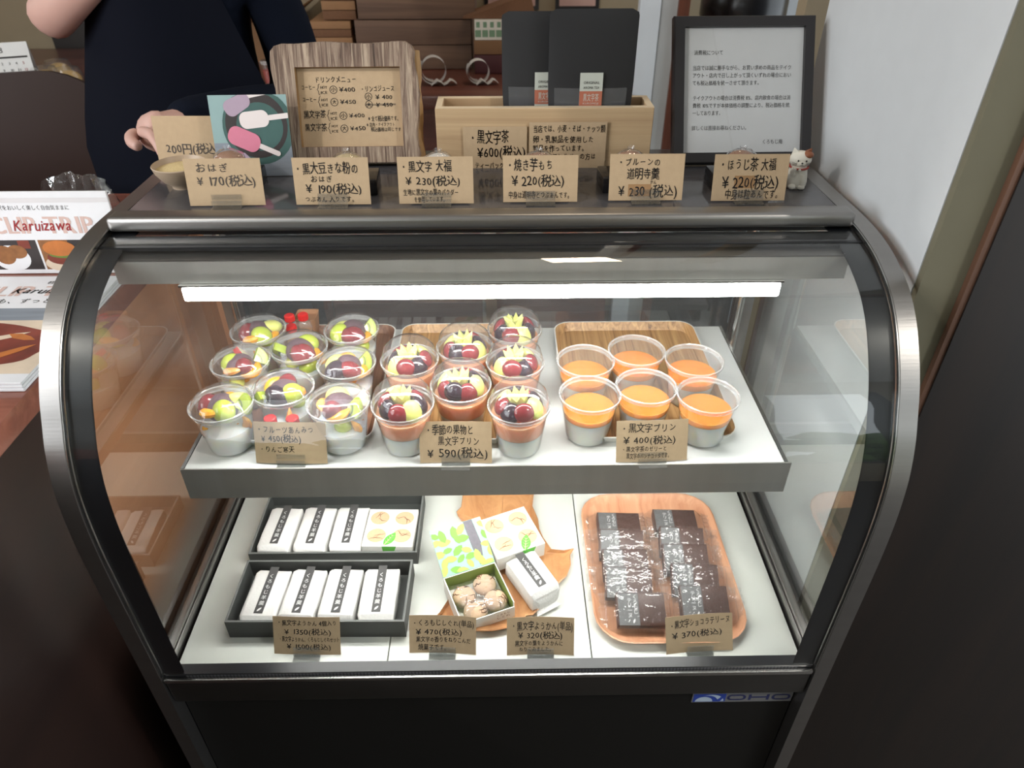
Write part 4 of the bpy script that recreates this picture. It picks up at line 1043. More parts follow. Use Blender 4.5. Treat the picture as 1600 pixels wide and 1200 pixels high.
for nm, v, sz, pr, u1 in (('コーヒー', .17, '小', '¥400', .155), ('コーヒー', .34, '大', '¥450', .155), ('黒文字茶', .53, '小', '¥400', .235), ('黒文字茶', .71, '大', '¥450', .235)):
    d = u1-.155; mrow(nm, .01, u1, v, v+.10 if d else v+.075); mbrace(u1+.025, v-.01, v+.145)
    mrow('HOT', u1+.045, u1+.115, v+.015, v+.06); mrow('ICE', u1+.045, u1+.115, v+.085, v+.13)
    mrow(sz, u1+.152, u1+.20, v+.04, v+.10); mring(u1+.176, v+.072, .0048); mrow(pr, u1+.235, u1+.395, v+.035, v+.105)
mrow('・リンゴジュース', .60, .945, .19, .275); mrow('小', .655, .70, .31, .37); mring(.678, .34, .0046); mrow('¥ 400', .75, .92, .31, .38)
mrow('大', .655, .70, .42, .48); mring(.678, .45, .0046); mrow('¥ 450', .75, .92, .42, .49)
stroke(tx, [(X0+PW*.64, Z1-PH*.448), (X0+PW*.95, Z1-PH*.445)], .0006); stroke(tx, [(X0+PW*.64, Z1-PH*.462), (X0+PW*.95, Z1-PH*.458)], .0004)
mrow('※全て税込価格です。', .66, .985, .61, .68); mrow('※店内・テイクアウト', .64, .93, .70, .76); mrow('税込価格は同じです', .68, .99, .77, .83)
for i, v in enumerate(tx.v): tx.v[i] = (v[0], .0096, v[2])
tx.build('handwriting', menu)
R_ = random.Random(2); MB().tube([(.0905+.0012*sin(i*1.1), .0125, .004+.138*i/16) for i in range(17)], [.0085+R_.uniform(-.0008, .0008) for i in range(17)], 'bark', 12).build('bark_edge', menu, smooth=60)
# wooden tea box with pouches
bz = .0785; by0, by1 = .975, 1.036
tb_ = thing('tea_box', 'long pale wooden box holding the black tea pouches', 'wooden box', (.0795, (by0+by1)/2, ZT+.0006))
bw, bd = .290, by1-by0; t = .009
for nm, a, b in (('front_board', (-bw/2, -bd/2, 0), (bw/2, -bd/2+t, bz)), ('back_board', (-bw/2, bd/2-t, 0), (bw/2, bd/2, bz)), ('end_board', (-bw/2, -bd/2+t, 0), (-bw/2+t, bd/2-t, bz)), ('end_board', (bw/2-t, -bd/2+t, 0), (bw/2, bd/2-t, bz))):
    o = MB().box(a, (b[0], b[1], b[2]-.0004), 'kiri', bevel=.0008, seg=1).build(nm, tb_); g = MB().box((a[0]+.0004, a[1]+.0004, b[2]-.0003), (b[0]-.0004, b[1]-.0004, b[2]+.0003), 'kiri_rim').build('top_edge', o)
MB().box((-bw/2+t, -bd/2+t, 0), (bw/2-t, bd/2-t, .006), 'kiri').build('base_board', tb_)
def pouch(label, px, y, top_px, w, lab_u, rz):
    pt = P(px, top_px, y=y); h = pt.z-(ZT+.007); root = thing('tea_pouch', label, 'tea pouch', (pt.x, y, ZT+.0068), (0, 0, rz), 'black stand up tea pouches')
    nx, nz = 14, 24; vs = []; fs = []
    zw0, zw1 = .050/ .188, .088/.188
    def pt_(side, i, j):
        v = j/nz; u = i/nx*2-1; taper = 1-.10*max(0, .55-v)**1.3*2-.02*(v > .98)
        x = u*w/2*taper; corner = max(0, abs(u)-.9)/.1
        z = v*h - (corner**2*.004 if j == nz else 0); bulge = .0072*(1-u*u)**.7*(1-v)**.55*(1 if v < .96 else .1)
        return (x, side*(.0006+bulge), z)
    mb = MB(); win = MB(); tl = MB()
    for side in (-1, 1):
        g = [[pt_(side, i, j) for i in range(nx+1)] for j in range(nz+1)]
        vs = [p for r in g for p in r]; fa, fw = [], []
        for j in range(nz):
            for i in range(nx):
                f = (j*(nx+1)+i, j*(nx+1)+i+1, (j+1)*(nx+1)+i+1, (j+1)*(nx+1)+i)
                (fw if side < 0 and 7 <= j < 12 and 1 <= i < nx-1 else fa).append(f)
        mb.add(vs, fa, 'pouch_black')
        if fw: win.add(vs, fw, 'pouch_window')
    mb.build('pouch', root, smooth=50); win.build('clear_window', root, smooth=50)
    MB().box((-w*.38, -.0030, .02), (w*.38, .0030, h*.36), 'tea_leaf', bevel=.003).build('tea_leaves', root)
    hm = MB(); hm.add([(p[0], -.0012, h-.014+p[1]) for p in circle(.0048, 18)], [tuple(range(18))], 'kiri_rim'); hm.build('hang_hole', root)
    L = MB(); lx0, lx1 = lab_u; lz0, lz1 = h*.30, h*.605
    yb = -.0072
    L.box((lx0, yb-.0006, lz0), (lx1, yb, lz1), 'label_pale'); lb = L.build('paper_label', root)
    B_ = MB(); B_.add([(x, yb-.0007, z) for x, z in rect(lx0, lz0+(lz1-lz0)*.27, lx1, lz0+(lz1-lz0)*.60)], [(0, 1, 2, 3)], 'label_red'); B_.build('red_band', lb)
    T = MB(); lw = lx1-lx0; lh = lz1-lz0
    for s, v, hh, m in (('ORIGINAL', .79, .07, 'ink'), ('AROMA TEA', .68, .07, 'ink'), ('黒文字茶', .46, .16, 'label_pale'), ('KUROMOJI', .33, .05, 'label_pale')):
        write(T, s, lx0+lw*.16, lx1-lw*.14, lz0+lh*v, lh*hh, m, 0)
    leafT = len(T.v)
    for i, v in enumerate(T.v): T.v[i] = (v[0], yb-.0009, v[2])
    T.add([(lx0+lw*(.5+.16*a), yb-.0008, lz0+lh*(.13+.10*b)) for a, b in ((-1, .6), (-.4, -.9), (.4, -.9), (1, .6), (.3, .1), (0, 1), (-.3, .1))], [tuple(range(7))], 'olive')
    T.build('lettering', lb)
pouch('black tea pouch on the left, partly behind the other pouch', 853, 1.0140, 17, .113, (-.0130, .0160), 0)
pouch('black tea pouch on the right, in front with its whole label showing', 930, .9950, 13, .113, (-.0150, .0150), 0)
# cards taped on the tea box
price_card('kraft price card for kuromoji tea at 600 yen on the front of the tea box', '', (P(777, 240, y=.972).x-.0028, .9725, P(777, 265, y=.972).z),
  [('・黒文字茶', .09, .72, .10, .38), ('¥600(税込)', .22, .98, .46, .72), ('ティーバッグと', .17, .72, .82, .97)], lean=0, w=.086, h=.058, stand=False)
price_card('kraft allergy notice card on the tea box, overlapping the 600 yen card', '', (P(886, 240, y=.971).x, .9712, P(886, 264, y=.971).z),
  [('当店では、小麦・そば・ナッツ類', .05, .98, .06, .21), ('卵・乳製品を使用した', .05, .84, .29, .43), ('製品を作っています。', .05, .76, .48, .62), ('アレルギーの方は', .30, .88, .66, .80)], lean=0, w=.104, h=.063, stand=False)
# tax notice in a black frame
sb = (P(1055, 264, z=ZT)+P(1261, 262, z=ZT))/2; sw, shh = .192, .192
sign = thing('notice_frame', 'black framed printed notice leaning near the white wall', 'framed notice', (sb.x, sb.y, ZT+.0072), (radians(-28), 0, radians(1)))
frame_ring(sw, shh, -sw/2+.0145, sw/2-.0145, .0145, shh-.0145, .014, 'frame_black', 'frame_black', 0, 0, 0, n=4).build('frame', sign)
MB().box((-sw/2+.0146, .006, .0146), (sw/2-.0146, .0068, shh-.0146), 'paper_grey').build('notice_sheet', sign)
MB().add([(x, .003, z) for x, z in rect(-sw/2+.0146, .0146, sw/2-.0146, shh-.0146)], [(0, 1, 2, 3)], 'case_glass').build('frame_glass', sign)
T = MB(); iw, ih = sw-.029, shh-.029
for s, u0, u1, v in (('消費税について', .085, .33, .195), ('当店では誠に勝手ながら、お買い求めの商品をテイク', .075, .905, .315), ('アウト・店内で召し上がって頂くいずれの場合におい', .075, .905, .375), ('ても税込価格を統一させて頂きます。', .075, .655, .435),
                     ('テイクアウトの場合は消費税 8%、店内飲食の場合は消', .08, .905, .555), ('費税 10%ですが本体価格の調整により、税込価格を統', .08, .90, .615), ('一しております。', .08, .335, .675), ('詳しくは直接お尋ねください。', .075, .56, .795), ('くろもじ庵', .675, .85, .91)):
    write(T, s, -iw/2+iw*u0, -iw/2+iw*u1, .0145+ih*(1-v), ih*.036, 'ink', 0)
for i, v in enumerate(T.v): T.v[i] = (v[0], .0056, v[2])
T.build('lettering', sign)
# lucky cat
cp = P(1245, 294, z=ZT)
cat = thing('cat_figurine', 'small white ceramic lucky cat with a brown ear and red collar', 'figurine', (cp.x-.0015, cp.y+.006, ZT), (0, 0, radians(-8)))
cb = MB(); cb.lathe([(0, 0), (.0118, 0), (.0136, .003), (.0138, .008), (.0128, .015), (.0116, .021), (.0108, .0255), (.0098, .029), (0, .030)], 'cat_white', 28, TR((0, 0, 0), (0, 0, 0), (1, .86, 1)))
cb.ball((-.0055, -.0105, .0035), (.0048, .0050, .0036), 'cat_white', 14, 8).ball((.0055, -.0105, .0035), (.0048, .0050, .0036), 'cat_white', 14, 8)
cb.tube([(.0055, -.0102, .004), (.0056, -.0112, .010), (.0050, -.0088, .018)], [.0036, .0034, .0030], 'cat_white', 12)
cb.tube([(-.0075, -.0088, .018), (-.0092, -.0110, .0225), (-.0078, -.0108, .0275)], [.0030, .0030, .0034], 'cat_white', 12)
body = cb.build('body', cat, smooth=60)
hd_ = MB().ball((0, 0, .0355), (.0136, .0115, .0108), 'cat_white', 26, 16).ball((0, -.0098, .0330), (.0055, .0030, .0042), 'cat_white', 16, 10)
for sx, m in ((-1, 'cat_white'), (1, 'cat_brown')):
    hd_.add([(sx*.0125, .001, .0400), (sx*.0035, -.004, .0450), (sx*.0040, .004, .0450), (sx*.0108, -.001, .0505)], [(0, 1, 3), (1, 2, 3), (2, 0, 3), (0, 2, 1)], m)
hd_.ball((.0072, -.0030, .0425), (.0068, .0070, .0044), 'cat_brown', 16, 10)
head = hd_.build('head', cat, smooth=60)
fc = MB()
for sx in (-1, 1):
    fc.ball((sx*.0050, -.0112, .0368), (.0010, .0008, .0012), 'ink', 10, 8)
    for k in range(3): fc.tube([(sx*.0062, -.0112, .0330-k*.0012), (sx*.0112, -.0078, .0338-k*.0020)], .00022, 'ink', 5)
fc.ball((0, -.0128, .0345), (.0012, .0008, .0009), 'ink', 10, 8)
fc.tube([(0, -.0130, .0340), (0, -.0128, .0318)], .00025, 'ink', 5).tube([(-.0022, -.0122, .0312), (0, -.0128, .0319), (.0022, -.0122, .0312)], .00025, 'ink', 5)
fc.build('painted_face', head)
MB().tube([(.0112*cos(a), .0098*sin(a)-.0005, .0268-.0012*sin(a)*-1) for a in [2*pi*i/24 for i in range(25)]], .0013, 'cat_red', 8).build('collar', cat)
MB().ball((-.001, -.0116, .0252), .0018, 'cat_white', 12, 8).build('bell', cat)
# clay bowl at the left corner
bp = P(284, 296, z=ZT); bowl = thing('clay_bowl', 'small brown clay bowl with soybean flour sweets at the left rear of the case top', 'bowl', (bp.x, bp.y+.012, ZT))
MB().lathe([(0, .002), (.012, .002), (.0125, 0), (.0150, 0), (.0152, .003), (.0240, .010), (.0315, .021), (.0340, .029), (.0330, .0300), (.0300, .0215), (.0220, .0115), (0, .0075)], 'ceramic', 40).build('bowl', bowl, smooth=50)
MB().lathe([(0, .0275), (.016, .0265), (.026, .0235), (.0310, .0230)], 'kinako', 30).build('bean_flour', bowl, smooth=60)
price_card('pale kraft card reading 200 yen, standing behind the small clay bowl', 'clear acrylic stand behind the clay bowl', (P(312, 268, y=.965).x, .965, ZT),
  [('200円(税込)', .12, .80, .50, .68, {'m': 'ink_faded'}), ('は', .30, .42, .78, .92, {'m': 'ink_faded'})], w=.105, h=.070, lean=12, yaw=-1)
# samples behind the cards
DISH = MB().box((-.037, -.024, 0), (.037, .024, .020), 'lacquer', bevel=.0025).mesh('stand')
def sample(label, px, py, kind, y=.895):
    x = P(px, py, y=y).x
    st = bpy.data.objects.new('lacquer_stand', DISH); COL.objects.link(st); st.location = (x, y, ZT); st.rotation_euler = (0, 0, .06)
    tag(st, 'black lacquer block under the '+label, 'display stand', 'black lacquer blocks behind the price cards')
    root = thing('sample_sweet', label, 'sweet', (x, y, ZT+.020), (0, 0, 0), 'sample sweets behind the price cards')
    m = {'w': 'kinako', 'm': 'mochi', 'b': 'mochi_tea'}[kind]
    MB().ball((0, 0, .0125), (.0195, .0185, .0125), m, 22, 12, noise=.02).build('mochi', root, smooth=70)
    R = random.Random(px); f = MB(); n = 18; pr = [(.0205, .0005), (.0212, .010), (.0185, .0205), (.0105, .0262), (.0035, .0278), (.0050, .0315)]
    vs = []; fs = []
    for j in range(n):
        a = 2*pi*j/n
        for r, z in pr: q = r*(1+R.uniform(-.07, .07)); vs.append((q*cos(a), q*sin(a)*.95, z+R.uniform(-.0008, .0008)))
    for j in range(n):
        for i in range(len(pr)-1): k = (j+1) % n; fs.append((j*len(pr)+i, k*len(pr)+i, k*len(pr)+i+1, j*len(pr)+i+1))
    f.add(vs, fs, 'film').build('film_wrap', root, smooth=70)
sample('film wrapped sweet behind the 190 yen card', 540, 236, 'w')
sample('film wrapped white sweet behind the kuromoji daifuku card', 684, 236, 'm')
sample('film wrapped brown sweet behind the sweet potato mochi card', 842, 238, 'b')
sample('film wrapped sweet behind the prune jelly card', 985, 240, 'b', .90)
sample('film wrapped sweet behind the roasted tea daifuku card', 1160, 240, 'b', .90)
sample('film wrapped sweet behind the 170 yen card', 356, 240, 'b', .91)
# photo card of ice pops
pw, ph = .100, .101; pc = thing('photo_card', 'photo card of three ice pops leaning beside the carved menu frame', 'photo card', (P(408, 269, z=ZT).x, .944, ZT+.001), (radians(-15), 0, radians(2)))
MB().box((-pw/2, 0, 0), (pw/2, .0006, ph), 'pic_sky').build('card', pc)
I = MB()
patch(I, rect(-pw/2, 0, pw/2, ph*.42), 'pic_slat', .0001)
patch(I, [(x, y) for x, y in circle(.046, 36, .010, .062, .047) if x <= pw/2], 'pic_teal', .0002)
patch(I, [(x, y) for x, y in circle(.040, 36, .008, .064, .041) if x <= pw/2], 'pic_dark', .0003)
patch(I, [(x, y) for x, y in circle(.030, 30, .012, .062, .030)], 'pic_teal', .0004)
def pop(cx, cy, a, w, l, m, k):
    ca, sa = cos(a), sin(a); f = lambda p: (cx+p[0]*ca-p[1]*sa, cy+p[0]*sa+p[1]*ca)
    patch(I, [f(p) for p in rrect(.030, .0065, .003, 4, l/2+.013, 0)], 'pic_cream2', k); patch(I, [f(p) for p in rrect(l, w, w*.42, 6)], m, k+.0002)
    patch(I, [f(p) for p in rrect(l*.8, w*.5, w*.24, 6, 0, w*.08)], m, k+.0003)
pop(-.014, .090, .55, .021, .036, 'pic_lilac', .0005); pop(.006, .071, .10, .021, .038, 'pic_cream2', .0009); pop(-.010, .047, -.42, .024, .042, 'pic_pink', .0013)
patch(I, [(-.036, .030), (-.012, .030), (-.004, .022), (-.022, .010)], 'pic_lilac', .0006)
for i, v in enumerate(I.v): I.v[i] = (min(max(v[0], -pw/2), pw/2), v[1], min(max(v[2], 0), ph))
I.build('printed_picture', pc)

# ---------------------------------------------------------------- left counter with brochures
CXE, CYB = -.5075, P(190, 302, z=1.0).y
lc = thing('service_counter', 'reddish brown wooden service counter left of the display case', 'counter', (-.95, .6, 0))
def lcb(a, b, m, name, bevel=0): return MB().box((a[0]+.95, a[1]-.6, a[2]), (b[0]+.95, b[1]-.6, b[2]), m, bevel=bevel).build(name, lc)
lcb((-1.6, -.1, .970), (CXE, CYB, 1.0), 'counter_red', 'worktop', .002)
lcb((-1.6, -.06, 0), (CXE-.012, .70, .969), 'counter_side_shaded', 'side_board'); lcb((-1.6, .703, 0), (CXE-.012, CYB-.02, .969), 'counter_side', 'side_board')  # near board gets the darkened copy, shade in its colour
def magazine(name, label, w, h, t, loc, rot): 
    root = thing(name, label, 'brochure', loc, rot)
    MB().box((-w/2, 0, 0), (w/2, t, h), 'mag_white', bevel=.0004, seg=1).build('pages', root); return root
def title(T, w, h, x0, x1, zc, hh, m='mag_salmon'):
    write(T, 'CLIP TRIP', x0, x1, zc, hh, m, 0, wt=.035)
# upright brochure
bw_, bh_ = .205, .118
br = magazine('travel_brochure', 'white travel brochure standing upright on the counter, burger photo on it', bw_, bh_, .004, (-.6165, .935, 1.001), (radians(-4), 0, 0))
T = MB(); fx = lambda u: -bw_/2+bw_*u; fz = lambda v: bh_*(1-v)
patch(T, rect(fx(0), fz(.125), fx(1), fz(.07)), 'paper_grey', .0002)
write(T, '軽井沢をおいしく楽しく自由気ままに', fx(.19), fx(.73), fz(.185), .0065, 'ink', 0)
title(T, bw_, bh_, fx(.15), fx(.86), fz(.385), .030); k0 = len(T.v)
write(T, 'Karuizawa', fx(.315), fx(.71), fz(.390), .019, 'mag_red', .4, shear=.28)
for i in range(k0, len(T.v)): T.v[i] = (T.v[i][0], T.v[i][1]-.0003, T.v[i][2])
for i, v in enumerate(T.v): T.v[i] = (v[0], v[1]-.0002, v[2])
T.build('lettering', br)
I = MB()
patch(I, rect(fx(.08), fz(.945), fx(.425), fz(.575)), 'pic_dark', .0002); patch(I, circle(.026, 26, fx(.225), fz(.80), .019), 'mag_white', .0003)
patch(I, circle(.015, 20, fx(.185), fz(.76), .014), 'pic_brown', .0004); patch(I, circle(.014, 20, fx(.275), fz(.72), .010), 'pic_brown', .0005); patch(I, rect(fx(.30), fz(.68), fx(.38), fz(.58)), 'pic_meat', .0004)
patch(I, rect(fx(.44), fz(.945), fx(.83), fz(.575)), 'pic_brown', .0002); patch(I, rect(fx(.64), fz(.945), fx(.83), fz(.575)), 'pic_dark', .0003)
patch(I, circle(.023, 24, fx(.555), fz(.875), .011), 'pic_cream', .0004); patch(I, circle(.021, 24, fx(.57), fz(.80), .010), 'pic_meat', .0005); patch(I, circle(.020, 24, fx(.585), fz(.755), .0055), 'pic_green', .0006); patch(I, circle(.023, 24, fx(.57), fz(.68), .0115), 'pic_bun', .0007)
I.build('printed_photo', br)
# flat stack in front
mx_, my_ = -.5105, .6475; mw_, mh_ = .182, .257
for k in range(3):
    lab = ['travel magazine at the bottom of the flat stack on the counter', 'travel magazine in the middle of the flat stack on the counter', 'travel magazine with meat photo on top of the flat stack on the counter'][k]
    root = thing('travel_magazine', lab, 'magazine', (mx_-mw_/2-.0006*k, my_+.0008*k, 1.0005+k*.0036), (radians(-90), 0, 0), 'travel magazines stacked on the counter')
    root.rotation_euler = (radians(-90), 0, 0)
    MB().box((-mw_/2, -.0034, 0), (mw_/2, 0, mh_), 'mag_white', bevel=.0004, seg=1).build('pages', root)
    if k == 2:
        T = MB(); fx = lambda u: -mw_/2+mw_*u; fz = lambda v: mh_*(1-v); y_ = -.0034
        write(T, '軽井沢をおいしく', fx(.50), fx(.93), fz(.075), .008, 'ink', 0); title(T, mw_, mh_, fx(.05), fx(.95), fz(.165), .034); k0 = len(T.v)
        write(T, 'Karuizawa', fx(.32), fx(.84), fz(.165), .018, 'ink', .4, shear=.28)
        for i in range(k0, len(T.v)): T.v[i] = (T.v[i][0], -.0003, T.v[i][2])
        write(T, 'いつも、ずっと、パン', fx(.12), fx(.92), fz(.275), .013, 'ink', .3)
        for i, v in enumerate(T.v): T.v[i] = (v[0], v[1]+y_-.0002, v[2])
        T.build('lettering', root)
        I = MB(); R_ = random.Random(5)
        patch(I, rect(fx(0), fz(.93), fx(1), fz(.35)), 'pic_cream', .0001); patch(I, rect(fx(0), fz(.47), fx(1), fz(.35)), 'pic_slat', .00012)
        patch(I, [(fx(.5)+.088*cos(a)*(1+.08*sin(5*a)), fz(.70)+.052*sin(a)*(1+.1*cos(3*a))) for a in [2*pi*i/36 for i in range(36)]], 'pic_meat', .0002)
        for i in range(9):
            cx, cz_, a = R_.uniform(-.06, .06), fz(.70)+R_.uniform(-.035, .035), R_.uniform(-.7, .7); l = R_.uniform(.02, .035)
            patch(I, [(cx+l*x*cos(a)-.006*y*sin(a), cz_+l*x*sin(a)+.006*y*cos(a)) for x, y in ((-1, 0), (-.3, 1), (.5, .7), (1, 0), (.4, -.8), (-.4, -1))], R_.choice(['pic_cream', 'pic_bun', 'pic_pink', 'pic_dark']), .0003+.00002*i)
        for i, v in enumerate(I.v): I.v[i] = (v[0], v[1]+y_, v[2])
        I.build('printed_photo', root)
# clear bag behind the brochure
R_ = random.Random(8); vs = []; fs = []; nx, nz = 14, 6
for j in range(nz+1):
    for i in range(nx+1):
        u = i/nx*2-1; v = j/nz
        vs.append((u*.062*(1-.25*v*v)+R_.uniform(-.003, .003), R_.uniform(-.010, .010)+.012*(1-v)*(1-u*u), v*.132*(1-.08*u*u)+R_.uniform(-.002, .002)))
for j in range(nz):
    for i in range(nx): a = j*(nx+1)+i; fs.append((a, a+1, a+nx+2, a+nx+1))
fm = MB().add(vs, fs, 'film').place('plastic_bag', (P(112, 285, y=.965).x, .972, 1.001)); tag(fm, 'clear plastic bag standing behind the upright brochure', 'plastic bag')

# ---------------------------------------------------------------- back counter and what stands on it
BZ, BY = 1.0, 1.925
bc = thing('back_counter', 'dark red brown counter along the back of the shop', 'counter', (-.9, 2.2, 0))
MB().box((-1.3, -.275, .965), (1.26, .35, 1.0), 'back_counter', bevel=.003).build('worktop', bc)
for i in range(3): MB().box((-1.29+i*.845, -.26, 0), (-1.29+i*.845+.84, .34, .964), 'back_counter').build('front_board', bc)
structure('wall_back_panel', MB().box((P(80, 60, y=2.58).x, 2.585, 0), (P(445, 30, y=2.58).x, 2.599, 2.6), 'dark_wood'))
def spot(u0, u1, vb, vt, z=BZ, y=None):
    c = P((u0+u1)/2, vb, z=z) if y is None else P((u0+u1)/2, vb, y=y); y = c.y
    return P(u0, vb, y=y).x, P(u1, vb, y=y).x, y, P((u0+u1)/2, vt, y=y).z
def boxthing(name, label, cat, u0, u1, vb, vt, m, d=.2, z=BZ, top=None, extra=None, group=None, y=None):
    x0, x1, y, z1 = spot(u0, u1, vb, vt, z, y); z1 = top or z1
    root = thing(name, label, cat, ((x0+x1)/2, y+d/2, z+.0008), (0, 0, 0), group); w = (x1-x0)/2; h = z1-z-.0008
    if extra: extra(root, w, d/2, h)
    else: MB().box((-w, -d/2, 0), (w, d/2, h), m, bevel=.003).build('box', root)
    return (x0, x1, y, z1)
def crate(root, w, d, h):
    t = .012; n = max(2, round(h/.07)); 
    for i in range(n):
        z0, z1 = h*i/n+.001, h*(i+1)/n-.001; m = MB()
        m.box((-w, -d, z0), (w, -d+t, z1), 'crate', bevel=.001).box((-w, d-t, z0), (w, d, z1), 'crate', bevel=.001).box((-w, -d+t, z0), (-w+t, d-t, z1), 'crate').box((w-t, -d+t, z0), (w, d-t, z1), 'crate'); m.build('board', root)
    MB().box((-w+t, -d+t, .001), (w-t, d-t, .012), 'crate').build('base', root)
lowc = boxthing('wooden_crate', 'brown wooden crate on the back counter behind the menu, lower of two', 'crate', 562, 738, 109, 31, 'crate', .26, extra=crate)
boxthing('wooden_crate', 'brown wooden crate stacked on top of the lower crate', 'crate', 560, 742, 31, 0, 'crate', .25, z=lowc[3], top=lowc[3]+.14, extra=crate, y=lowc[2])
def bags(n, m2='kraft_bag_edge'):
    def f(root, w, d, h):
        R = random.Random(n)
        for i in range(n):
            z0, z1 = h*i/n, h*(i+1)/n-.0012; ww = w*R.uniform(.93, 1)
            MB().box((-ww, -d*R.uniform(.9, 1), z0), (ww, d, z1), 'kraft_bag' if i % 2 else m2, bevel=.002).build('folded_bundle', root)
    return f
k1 = boxthing('paper_bag_stack', 'stack of folded kraft paper bags left of the wooden crates', 'paper bags', 492, 557, 108, 33, '', .22, extra=bags(6))
boxthing('paper_bag_stack', 'smaller stack of kraft paper bags set on the lower bag stack', 'paper bags', 503, 558, 33, 0, '', .2, z=k1[3]+.001, top=k1[3]+.10, extra=bags(4), y=k1[2])
boxthing('paper_bag_stack', 'dark bundle of paper bags leaning at the left of the bag stacks', 'paper bags', 466, 490, 104, 44, '', .16, extra=bags(3))
def carton_box(root, w, d, h):
    t = .004
    m = MB().box((-w, -d, 0), (w, -d+t, h), 'cardboard').box((-w, d-t, 0), (w, d, h), 'cardboard').box((-w, -d+t, 0), (-w+t, d-t, h), 'cardboard').box((w-t, -d+t, 0), (w, d-t, h), 'cardboard').box((-w+t, -d+t, 0), (w-t, d-t, t), 'cardboard'); m.build('box', root)
    MB().box((-w, 0, 0), (w, d*.9, t), 'cardboard', TR((0, -d, h), (radians(155), 0, 0))).build('flap', root)
    MB().box((0, -d, 0), (w*.5, d, t), 'cardboard', TR((w, 0, h), (0, radians(-35), 0))).build('flap', root)
cbx = boxthing('cardboard_box', 'brown open cardboard box on the back counter beside the bag stacks', 'cardboard box', 340, 458, 98, 33, '', .25, extra=carton_box)
fo = MB().box((-.05, -.002, 0), (.05, .002, .15), 'pot_black').place('black_folder', ((cbx[0]+cbx[1])/2+.05, cbx[2]+.10, BZ+.008), (radians(-12), radians(0), 0)); tag(fo, 'black folder standing in the cardboard box', 'folder')
def jar(label, u0, u1, vb, vt, fill):
    x0, x1, y, z1 = spot(u0, u1, vb, vt); r = (x1-x0)/2; h = z1-BZ; root = thing('plastic_jar', label, 'jar', ((x0+x1)/2, y, BZ+.0005), (0, 0, 0), 'clear jars on the back counter')
    MB().lathe([(0, 0), (r*.78, 0), (r*.82, .004), (r, h*.86), (r*.92, h*.90)], 'plastic', 26).build('jar', root)
    MB().lathe([(0, .004), (r*.76, .004), (r*.90, h*.6), (0, h*.62)], fill, 22).build('contents', root)
    MB().lathe([(r*1.04, h*.86), (r*1.06, h*.95), (r*.9, h), (0, h)], 'plastic_rim', 26).build('lid', root)
jar('clear lidded jar of pale contents left of the menu frame', 376, 409, 133, 87, 'kinako'); jar('clear jar of reddish contents right beside the menu frame', 413, 437, 131, 94, 'cat_red')
def ribbon(label, u, vb, r, seed):
    c = P(u, vb, z=BZ); root = thing('ribbon_roll', label, 'ribbon', (c.x, c.y, BZ+.001), (0, 0, .15), 'loose white ribbon loops')
    vs = []; n = 40; w = .030
    for i in range(n+1):
        a = -pi/2-2*pi*1.35*i/n; rr = r*(1+.22*i/n); x, z = rr*cos(a), r*1.25+rr*sin(a); z = max(z, 0); vs += [(x, -w/2-.012*i/n, z), (x, w/2-.012*i/n, z)]
    MB().add(vs, [(2*i, 2*i+1, 2*i+3, 2*i+2) for i in range(n)], 'ribbon').build('loop', root, smooth=60)
    vs = []
    for i in range(9): t = i/8; vs += [(-r*.3+r*2.3*t, -w/2-.02, .002+.012*sin(6*t)**2), (-r*.3+r*2.3*t, w/2-.02, .002+.012*sin(6*t)**2)]
    MB().add(vs, [(2*i, 2*i+1, 2*i+3, 2*i+2) for i in range(8)], 'ribbon').build('tail', root, smooth=60)
ribbon('white ribbon loop lying right beside the carved menu frame', 678, 131, .030, 1); ribbon('white ribbon roll left of the black tea pouches', 747, 130, .026, 2)
drb = boxthing('red_box', 'dark red box on the back counter behind the black tea pouches', 'box', 742, 800, 116, 86, 'dark_red_box', .16)
kb = boxthing('kraft_box', 'flat brown box on top of the dark red box', 'box', 741, 798, 86, 63, 'cardboard', .15, z=drb[3], y=drb[2])
def house(root, w, d, h):
    MB().box((-w, -d, 0), (w, d, h), 'paper_cream').build('pack', root); g = MB()
    for i in range(5): x = -w+w*2*(i+.5)/5; g.add([(x-.008, -d-.0005, h*.15), (x+.008, -d-.0005, h*.15), (x+.008, -d-.0005, h*.5), (x-.008, -d-.0005, h*.5)], [(0, 1, 2, 3)], 'green_print'); g.add([(x-.005, -d-.0005, h*.62), (x+.005, -d-.0005, h*.62), (x+.005, -d-.0005, h*.9), (x-.005, -d-.0005, h*.9)], [(0, 1, 2, 3)], 'green_print')
    g.build('green_print', root)
pk = boxthing('printed_pack', 'cream pack with green printed windows behind the tea pouches', 'pack', 742, 796, 63, 31, '', .12, z=kb[3], extra=house, y=kb[2])
pkx = (pk[0]+pk[1])/2; ro = MB().prism([(-.10, 0), (.10, 0), (.085, .06)], -.05, .05, 'kraft_bag_edge', TR((0, 0, 0), (radians(90), 0, 0))).place('paper_roof', (pkx+.02, pk[2]+.06, pk[3]+.0015)); tag(ro, 'grey wedge shaped packet lying on the cream pack', 'packet')
for u0, u1, lab, m in ((757, 842, 'pale pink poster on the back wall left of the tea pouches', 'pastel'), (868, 936, 'pink printed poster on the back wall above the tea pouches', 'pastel')):
    a, b = P(u0, 8, y=2.59).x, P(u1, 8, y=2.59).x; zb = P(u0, 16, y=2.59).z; rt = thing('poster', lab, 'poster', ((a+b)/2, 2.595, zb), (0, 0, 0), 'pink posters on the back wall')
    MB().box((-(b-a)/2, -.004, 0), ((b-a)/2, .004, .34), 'frame_black').build('frame', rt); MB().box((-(b-a)/2+.012, -.0052, .012), ((b-a)/2-.012, -.0041, .328), m).build('print', rt)
